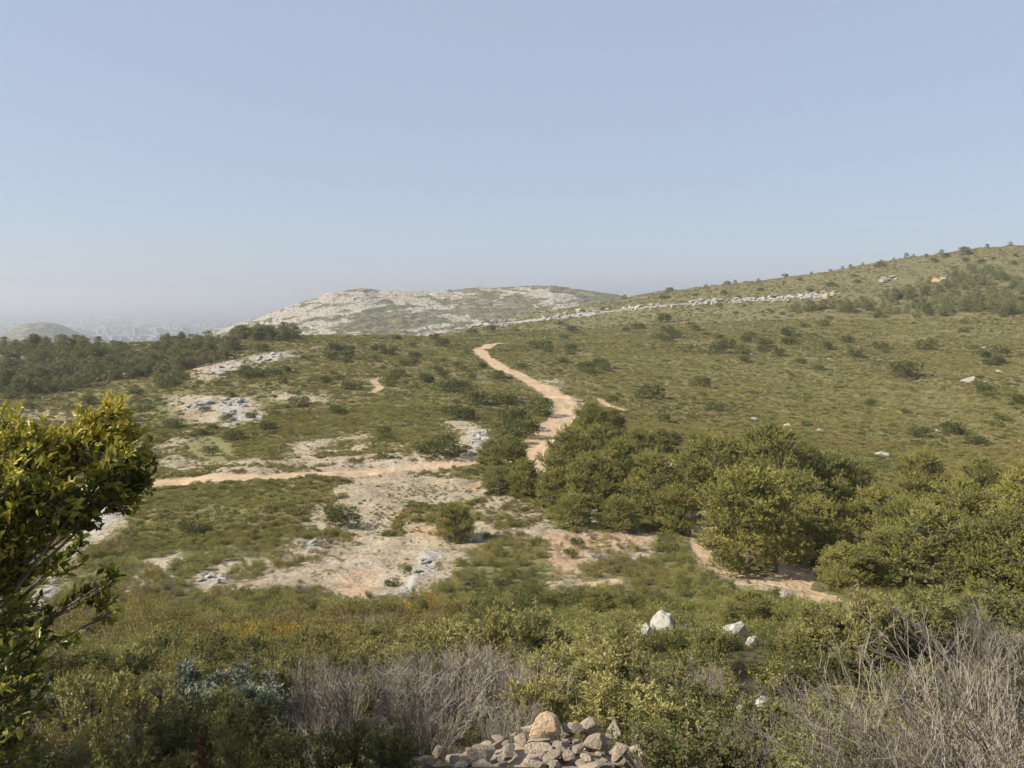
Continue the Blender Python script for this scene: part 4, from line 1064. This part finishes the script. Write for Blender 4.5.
# (px, row, height px, width px, radius, label)
for px, py, hp_, wp, lb in [
    (664,632,26,30,'tallest white limestone rock poking out of the near scrub'),
    (646,634,17,20,'low white rock leaning on the tallest one'),
    (684,632,15,24,'flat white rock lying behind the tallest one'),
    (735,634,16,30,'long tilted white slab in the scrub below the footpath'),
    (752,640,9,16,'small white rock at the lower end of the tilted slab'),
    (762,700,10,26,'pale rock in the earth patch between the dry bushes'),
    (746,706,8,22,'low pale rock at the edge of the earth patch'),
    (700,722,10,20,'brownish rock half hidden by the dead twiggy bush')]:
    p = spot(px, py + 6, 8, 60); r = hypot2(p); w_ = wp * r / F * .58; h = hp_ * r / F * .75
    put_rock('limestone_rock', WRK[px % 8], (p[0], p[1], p[2] + h * (.75 if py < 660 else .3)), (w_, w_ * .8, h * 1.1), lb, None, (0, .1, px * 1.3))
for px, py, wp, lb in [
    (720,408,7,'white stone on the plateau before its larger neighbour'),(744,409,6,'round white stone on the plateau between two others'),
    (757,418,12,'largest white stone at the back edge of the wood'),(788,424,10,'white stone just over the tallest pine'),(821,429,10,'white stone with a shrub before it behind the wood'),
    (881,453,17,'wide white rock at the upper rim of the wood'),(966,379,16,'long white rock in the open garrigue'),(985,380,6,'white stone next to the long white rock'),(1000,370,7,'white stone upslope of the long rock'),
    (1014,382,6,'white stone close to the picture border'),(829,357,6,'lone white stone high on the plateau'),(939,429,7,'pale stone with bare earth in the garrigue'),(921,379,6,'white stone before the long white rock'),(985,346,6,'pale stone under the ridge wood'),
    (994,347,6,'second pale stone under the ridge wood'),(1002,428,6,'pale stone low in the garrigue near the border'),(752,352,7,'pale stone beside the two shrubs'),
    (232,411,14,'big white boulder at the top of the outcrop'),(228,424,16,'big white boulder low in the outcrop'),(246,415,14,'white boulder on the flank of the outcrop'),(240,404,10,'white boulder at the crown of the outcrop'),(220,417,9,'white boulder between shrubs in the outcrop'),(256,421,9,'white boulder at the foot of the outcrop'),
    (481,437,20,'pale slab by the junction'),(474,431,12,'small pale rock over the junction slab'),(487,444,12,'pale rock under the junction slab'),(425,560,9,'white rock on the pale rib of the slope'),(414,572,10,'white rock lower on the pale rib'),(432,553,9,'white rock at the top of the pale rib'),
    (420,580,10,'white rock at the bottom of the pale rib'),(585,520,16,'white rock at the end of the rock shelf'),(548,520,14,'white rock on the rock shelf'),(560,524,12,'white rock beside the shelf shrub'),
    (172,575,11,'pale rock on the brown slope'),(160,580,9,'smaller pale rock on the brown slope'),(108,512,18,'big white rock behind the leafy branch'),(95,525,16,'white rock in the scree behind the leafy branch'),(80,542,16,'white rock in the middle of the scree'),(52,590,18,'white rock under the leaves of the tree'),(38,606,20,'large white rock at the foot of the scree'),(66,575,14,'white rock beside the scree shrubs'),(120,600,12,'small white rock at the end of the scree')]:
    p = spot(px, py + 2, 30, 900)
    if p is None: continue
    r = hypot2(p); w_ = wp * r / F * .55
    put_rock('limestone_rock', WRK[px % 8], (p[0], p[1], p[2] + w_ * .02), (w_ * random.uniform(.85, 1.15), w_ * random.uniform(.6, 1.0), w_ * random.uniform(.4, .62)), lb)
random.seed(58)
for wi, P_ in enumerate(WHITE[:-1]):
    if len(P_) < 3: continue
    k = 0; t_ = 0
    while k < 11 and t_ < 400:
        t_ += 1; x = random.uniform(P_[:, 0].min(), P_[:, 0].max()); y = random.uniform(P_[:, 1].min(), P_[:, 1].max())
        if not inside(np.array([x]), np.array([y]), P_)[0]: continue
        s_ = random.uniform(.25, .62) * math.hypot(x, y) / 90 * (.75 if math.hypot(x, y) > 200 else 1)
        put_rock('limestone_rock', WRK[(k + wi) % 8], (x, y, zg(x, y) + s_ * .3), (s_ * random.uniform(.9, 1.7), s_, s_ * random.uniform(.45, .9)), 'broken grey-white rock of the bare outcrops on the slope', 'broken rocks of the bare outcrops'); k += 1
# the long white band across the far slope
BL = np.array([(425,331),(470,327),(520,322),(560,317.5),(600,312),(650,307),(700,303),(760,299.5),(800,297),(838,293)], float)
random.seed(44); k = 0
while k < 285:
    px = random.uniform(425, 838); py = np.interp(px, BL[:, 0], BL[:, 1]) + random.gauss(0, 1.7) * (.6 + .8 * vnoise(px / 40, 1.5, 5))
    if vnoise(px / 14.0, .5, 8) < .3 and random.random() < .8: continue
    p = spot(px, py, 380, 900)
    if p is None: continue
    r = hypot2(p); s = random.uniform(.7, 2.3) * r / 600
    put_rock('limestone_boulder', WRK[k % 8], (p[0], p[1], p[2] + s * .3), (s * random.uniform(1, 1.9), s, s * random.uniform(.6, 1.15)), 'pale boulder in the long white limestone band across the far slope', 'boulders of the white band', cat='boulder'); k += 1
for px, py in [(612+274,280),(884,279),(889,281),(893,278),(881,282),(896,280)]:
    p = spot(px, py, 380, 900)
    if p: s = random.uniform(1.6, 3); put_rock('limestone_boulder', WRK[px % 8], (p[0], p[1], p[2] + s * .3), (s * 1.3, s, s), 'grey boulder of the small crag above the ridge wood', 'boulders of the small crag', cat='boulder')

# loose stones over the bare ground
x, y = sector(60000, 35, 330); b_, w_ = masks(x, y); rd = road_field(x, y, ROAD, ROADW, -.6, .5)
keep = (RNG.random(len(x)) < np.maximum(b_ * .42, w_ * 1.0) + .012) & (rd < .4); x = x[keep]; y = y[keep]
s = (.04 + .15 * RNG.random(len(x)) ** 3) * np.where(w_[keep] > .5, 1.5, 1.0) * np.interp(np.hypot(x, y), [40, 150, 330], [.8, 1.3, 2.6])
scatter('loose_stones', np.stack([x, y, ground(x, y) + s * .1, s], 1), WRK[:5] + RUB[:3], 'stuff', 'loose pale stones strewn over the bare ground', 'stones', .5)

# rubble heap of tumbled stones
random.seed(12)
hx0, hy0, hz0 = HEAP
def heap_z(x, y):
    dx = (x - hx0) / 1.15; dy = (y - hy0 - .1) / .95; d = math.hypot(dx, dy)
    return zg(x, y) + .42 * max(0, 1 - d ** 1.6)
big = []
def stone_at(px, py, r_, wpx, label, me=None, zoff=0, el=(1, .85, .85)):
    az, s_ = ray(px, py); x, y, z = math.sin(az) * r_, math.cos(az) * r_, s_ * r_; w_ = wpx * r_ / F / 2 * 1.1
    put_rock('rubble_stone', me or RUB[int(px) % 10], (x, y, z), (w_ * el[0], w_ * el[1], w_ * el[2]), label, None, (.2, .1, px), 'stone'); big.append((x, y, z, w_))
OC = rock_mesh(990, M_OCHRE, (1, .85, .9), 4, .06, 18)
LS = [(547,724,8.3,38,'biggest ochre and white stone crowning the heap'),(572,728,8.35,21,'upright grey stone next to the biggest one'),(588,726,8.5,24,'flat grey stone behind the upright one'),
 (598,742,8.1,30,'large rounded pale stone on the flank of the heap'),(614,731,8.5,24,'long flat grey stone at the far flank of the heap'),(620,750,7.8,26,'brown stone beside the large rounded one'),
 (484,752,7.8,27,'orange-stained block at the shaded end of the heap'),(497,746,8.1,17,'small block behind the orange-stained one'),(521,740,8.2,19,'squarish brown block under the biggest stone'),(507,755,7.7,24,'broad greyish stone low in the heap'),
 (537,750,7.9,26,'tan stone in the middle of the heap'),(560,746,8.0,22,'brownish stone beneath the upright one'),(640,752,8.1,28,'stone tangled in reddish twigs'),(644,736,8.6,20,'pale crumbly stone beyond the heap'),
 (438,752,8.2,17,'grey stone lying in the shadow of the dead shrubs'),(375,768,7.6,26,'pale stone peeping up at the bottom edge'),(428,762,7.9,22,'dim stone among shaded twigs'),(461,765,7.6,22,'low stone between the shaded twigs and the heap'),(655,762,7.9,22,'brown stone under the reddish shrub')]
for px, py, r_, wpx, lb in LS: stone_at(px, py, r_, wpx, lb, OC if wpx == 38 else None)
k = 0
while k < 150:
    a_ = random.random() * 6.28; q = math.sqrt(random.random()) * 1.12
    x = hx0 + math.cos(a_) * q * 1.15; y = hy0 + .1 + math.sin(a_) * q * .95
    s = random.uniform(.05, .13) * (1.0 if random.random() < .8 else 1.35)
    lay = random.choice([0, .5, 1]); z = zg(x, y) + (heap_z(x, y) - zg(x, y)) * (.45 + .5 * lay) + s * .2
    if any((x - X) ** 2 + (y - Y) ** 2 + (z - Z) ** 2 < ((W + s) * .72) ** 2 for X, Y, Z, W in big): k += .15; continue
    put_rock('rubble_stone', RUB[int(k) % 10], (x, y, z), (s * 1.1, s * .95, s * random.uniform(.6, .95)), 'angular pale stone packed into the heap between the bigger ones', 'small stones of the heap', cat='stone'); big.append((x, y, z, s)); k += 1
g = np.linspace(-1.5, 1.5, 60); X, Y = np.meshgrid(g, g, indexing='ij'); X = X.ravel() + hx0; Y = Y.ravel() + hy0
D = np.hypot((X - hx0) / 1.15, (Y - hy0 - .1) / .95); Z = ground(X, Y) + .30 * np.maximum(0, 1 - D ** 1.6) - .04 + fbm(X * 4, Y * 4, 9, 3) * .03 - .25 * sstep(.95, 1.3, D)
tag(link('rubble_bed', make_mesh('rubble_bed', np.stack([X, Y, Z], 1), [grid_faces(60, 60)], [M_STONE], smooth=True)), 'crumbled brown earth and grit under the stone heap', 'rubble', None, 'stuff')

# ------------------------------------------------------------------ the leafy tree at the viewer's side
def leafy(name, base, blobs, seed, nper, label, sparse=()):
    rng = np.random.default_rng(seed); t = MB(); c = MB()
    C0 = np.array([b_[0] for b_ in blobs]); base = np.array(base, float); top = C0.mean(0)
    fork = base + (top - base) * np.array([.25, .25, .5])
    V, Fq = tube([base - (0, 0, .3), base + (fork - base) * .5 + (.05, .03, 0), fork], [.07, .055, .045], 8); t.add(V, Fq)
    for (ct, rad, dens, gold) in blobs:
        ct = np.array(ct); m_ = fork + (ct - fork) * .55 + rng.normal(size=3) * .08 + np.array([0, 0, -.06])
        V, Fq = tube([fork, fork + (m_ - fork) * .5 + rng.normal(size=3) * .03, m_, ct], [.016, .011, .007, .004], 5); t.add(V, Fq)
        n = int(nper * dens * (rad / .16) ** 1.7) + 4
        d = norm(rng.normal(size=(n, 3))); e = ct + d * rad * (.45 + .6 * rng.random((n, 1))); o = ct + (e - ct) * .35 + (m_ - ct) * .15 * rng.random((n, 1))
        V, Fq = tubes3(o, (o + e) / 2 + rng.normal(size=(n, 3)) * .01, e, np.full(n, .0028), .0015); t.add(V, Fq)
        nl_ = 9; j = np.repeat(np.arange(n), nl_); g_ = np.tile(np.linspace(.25, 1.02, nl_), n)[:, None]
        ax = norm(e - o)[j]; p = o[j] + (e - o)[j] * g_
        dd = ax * .55 + rng.normal(size=(len(j), 3)) * .55 + np.array([0, 0, .22])
        V, Fq = leaves(p, dd, .036, .019, rng)
        tn = np.clip(np.repeat(rng.normal(.33, .13, n), nl_) + rng.normal(0, .08, len(j)) + gold, 0, 1.2)  # gold: yellow leaves plus sunlit tone painted on upper blobs, darker low down
        c.add(V, Fq, np.tile(tn, 2) )
    r = link(name, None); r.location = (0, 0, 0)
    a_ = link('trunk', t.mesh('trunk', [M_STEM])); b_ = link('crown', c.mesh('crown', [M_LEAF])); a_.parent = r; b_.parent = r
    off = tuple(base); r.location = off
    for o_ in (a_, b_): o_.data.transform(__import__('mathutils').Matrix.Translation((-off[0], -off[1], -off[2])))
    return tag(r, label, 'tree')
def B(px, py, r_, rp, dens=1.0, gold=0.0):
    az, s_ = ray(px, py); return ((math.sin(az) * r_, math.cos(az) * r_, s_ * r_), rp * r_ / F, dens, gold)
bl = [B(112,412,3.5,20,1.2,.50), B(122,430,3.45,22,1.1,.42), B(98,428,3.5,24,1.1,.42), B(132,448,3.4,22,1.1,.25), B(84,446,3.5,30,1.1,.40), B(112,460,3.35,30,1.1,.22), B(142,472,3.4,16,.8,.0),
      B(56,448,3.45,30,1.1,.38), B(30,446,3.4,30,1.1,.34), B(6,436,3.5,26,1.1,.30), B(-34,462,3.5,42,1,.2), B(60,482,3.3,34,1,.22), B(20,480,3.3,36,1,.22), B(95,494,3.35,26,1,.08), B(124,490,3.4,24,1,.05),
      B(40,512,3.3,36,1,.02), B(76,516,3.4,22,.9,.0), B(10,530,3.3,34,1,.10), B(-60,530,3.4,60,1,0), B(30,548,3.4,22,.7,.05), B(8,572,3.4,24,.7,.0), B(104,590,3.6,18,.6,-.05), B(84,596,3.6,12,.5,-.05), B(112,612,3.6,12,.4,0),
      B(56,610,3.6,14,.4,0), B(20,610,3.5,26,.8,-.05), B(36,640,3.5,24,.7,-.08), B(-60,600,3.5,80,1,0), B(4,660,3.5,30,.9,-.08), B(-30,720,3.4,60,.9,-.05), B(70,640,3.7,10,.4,.05)]
bl += [B(16,706,3.4,34,.7,-.05), B(0,750,3.3,36,.8,-.05), B(56,565,3.5,16,.35,.05), B(80,548,3.6,14,.4,.08), B(-30,560,3.3,50,1,0), B(118,575,3.6,12,.35,.05), B(50,630,3.6,16,.3,0), B(26,672,3.5,26,.7,-.03), B(-20,690,3.2,50,1,-.03), B(10,600,3.3,26,.9,0), B(-10,640,3.1,40,1,-.03), B(-15,760,3.2,50,1,-.03)]
bl = [(c_, r_ * (1 if c_[2] > -1.05 else .92), d_ * (1 if c_[2] > -1.05 else .48), g_) for c_, r_, d_, g_ in bl]
bz = zg(-3.1, 2.3)
leafy('leafy_tree', (-3.1, 2.3, bz), bl, 4, 40, 'leafy tree with yellow young leaves and sunlit gold painted on its crown at the edge of the view')
def shade_tree_blobs(cx, cy, n, R, seed, zlo, zhi):
    rg = np.random.default_rng(seed); z0 = zg(cx, cy); out = []
    for _ in range(n):
        a_ = rg.random() * 6.28; q = math.sqrt(rg.random()) * R; out.append(((cx + math.cos(a_) * q, cy + math.sin(a_) * q, z0 + zlo + (zhi - zlo) * rg.random() * (1 - .2 * q / R)), .50, .8, 0.0))
    return out
for i, (cx, cy, R_, zh, lb) in enumerate([(-8.6, 5.6, 2.2, 8.0, 'unseen leafy tree added to shade the corner, first in its row'), (-9.5, 7.8, 2.2, 8.3, 'unseen leafy tree added to shade the corner, second in its row'), (-10.4, 10.0, 2.2, 8.3, 'unseen leafy tree added to shade the corner, third in its row'), (-11.7, 12.0, 2.2, 8.3, 'unseen leafy tree added to shade the corner, fourth in its row'), (-12.9, 14.0, 2.3, 8.3, 'unseen leafy tree added to shade the corner, lowest at the end of its row')]):
    leafy('leafy_tree', (cx, cy, zg(cx, cy)), shade_tree_blobs(cx, cy, 90, R_, 50 + i, 1.2, zh), 60 + i, 40, lb)  # unseen trees, added only to cast shade on the lower corner

# ------------------------------------------------------------------ town spread over the far plain (reads as one mass)
rg = np.random.default_rng(88); MBt = MB(); CN = []
for _ in range(46):
    px = rg.uniform(-60, 330); r_ = rg.uniform(4200, 13500); az, _s = ray(px, 320); CN.append((math.sin(az) * r_, math.cos(az) * r_, rg.uniform(150, 520)))
bx = np.array([(sx, sy, sz) for sz in (0, 1) for sy in (-.5, .5) for sx in (-.5, .5)], float); bf = np.array([(0,1,3,2),(4,6,7,5),(0,4,5,1),(1,5,7,3),(3,7,6,2),(2,6,4,0)])
XY = []
for cx, cy, R_ in CN:
    k = int(20 * (R_ / 300)); XY += [(cx + rg.normal() * R_ * 1.6, cy + rg.normal() * R_) for _ in range(k)]
XY = np.array(XY); ZZ = ground(XY[:, 0], XY[:, 1])
for (x, y), z in zip(XY, ZZ):
    sx, sy, sz = rg.uniform(14, 60), rg.uniform(12, 30), rg.uniform(7, 24) * (1.8 if rg.random() < .08 else 1); a_ = rg.random() * 3; R2 = np.array([[math.cos(a_), -math.sin(a_)], [math.sin(a_), math.cos(a_)]])
    V = bx * (sx, sy, sz + 4); V[:, :2] = V[:, :2] @ R2.T; V += (x, y, z - 4)
    if hypot2((x, y)) < 3600: continue
    MBt.add(V, bf)
tag(link('distant_town', MBt.mesh('distant_town', [M_HOUSE])), 'pale distant town spread through the haze on the plain', 'town', None, 'stuff')

# ------------------------------------------------------------------ air
hi = max(GZ.max(), hz.max()) + 14; lo = GZ.min() - 1
bm = bmesh.new(); bmesh.ops.create_cube(bm, size=1)
for v in bm.verts: v.co = (v.co.x * 53500, v.co.y * 53500, lo + (v.co.z + .5) * (hi - lo))
me = bpy.data.meshes.new('haze'); bm.to_mesh(me); bm.free()
m, nt, n, l = new_mat('hazy_air'); pv = N(n, 'ShaderNodeVolumePrincipled'); pv.inputs['Color'].default_value = (.70, .735, .775, 1); pv.inputs['Density'].default_value = 1.9e-4; pv.inputs['Anisotropy'].default_value = .25
out = N(n, 'ShaderNodeOutputMaterial'); l.new(pv.outputs[0], out.inputs['Volume']); me.materials.append(m)
tag(link('haze', me), 'pale haze lying over the whole landscape', 'haze', None, 'stuff')
print('haze', lo, hi)

# ------------------------------------------------------------------ sky, sun, camera
SUN_AZ, SUN_EL = math.radians(-103), math.radians(37)
wd = bpy.data.worlds.new('World'); bpy.context.scene.world = wd; wd.use_nodes = True; nt = wd.node_tree; nt.nodes.clear()
sky = nt.nodes.new('ShaderNodeTexSky'); sky.sky_type = 'NISHITA'; sky.sun_disc = False; sky.sun_elevation = SUN_EL; sky.sun_rotation = SUN_AZ
sky.altitude = 250; sky.air_density = 1.0; sky.dust_density = .8; sky.ozone_density = 1.6
bg = nt.nodes.new('ShaderNodeBackground'); bg.inputs[1].default_value = .15; ow = nt.nodes.new('ShaderNodeOutputWorld')
vl = nt.nodes.new('ShaderNodeMix'); vl.data_type = 'RGBA'; vl.inputs[0].default_value = .85; nt.links.new(sky.outputs[0], vl.inputs[6]); vl.inputs[7].default_value = (1.60, 1.81, 2.28, 1); nt.links.new(vl.outputs[2], bg.inputs[0]); nt.links.new(bg.outputs[0], ow.inputs[0])
sd = bpy.data.lights.new('sun', 'SUN'); sd.energy = 4.6; sd.angle = math.radians(.6); sd.color = (1.0, .94, .84)
so = bpy.data.objects.new('sun', sd); COL.objects.link(so)
from mathutils import Vector
dv = Vector((math.sin(SUN_AZ) * math.cos(SUN_EL), math.cos(SUN_AZ) * math.cos(SUN_EL), math.sin(SUN_EL)))
so.rotation_euler = dv.to_track_quat('Z', 'Y').to_euler()
cd = bpy.data.cameras.new('camera'); cd.sensor_width = 36; cd.lens = F / 1024 * 36; cd.clip_start = .05; cd.clip_end = 60000
co = bpy.data.objects.new('camera', cd); COL.objects.link(co); co.location = (0, 0, 0); co.rotation_euler = (PI / 2 - PITCH, 0, 0)
sc = bpy.context.scene; sc.camera = co
sc.view_settings.view_transform = 'Standard'; sc.view_settings.look = 'None'; sc.view_settings.exposure = .82; sc.view_settings.gamma = 1
sc.cycles.use_denoising = True; sc.cycles.max_bounces = 5; sc.cycles.diffuse_bounces = 3; sc.cycles.glossy_bounces = 1; sc.cycles.transmission_bounces = 2; sc.cycles.volume_bounces = 0; sc.cycles.transparent_max_bounces = 4
sc.cycles.use_adaptive_sampling = True; sc.cycles.adaptive_threshold = .02; sc.cycles.sample_clamp_indirect = 4
sc.render.use_persistent_data = False
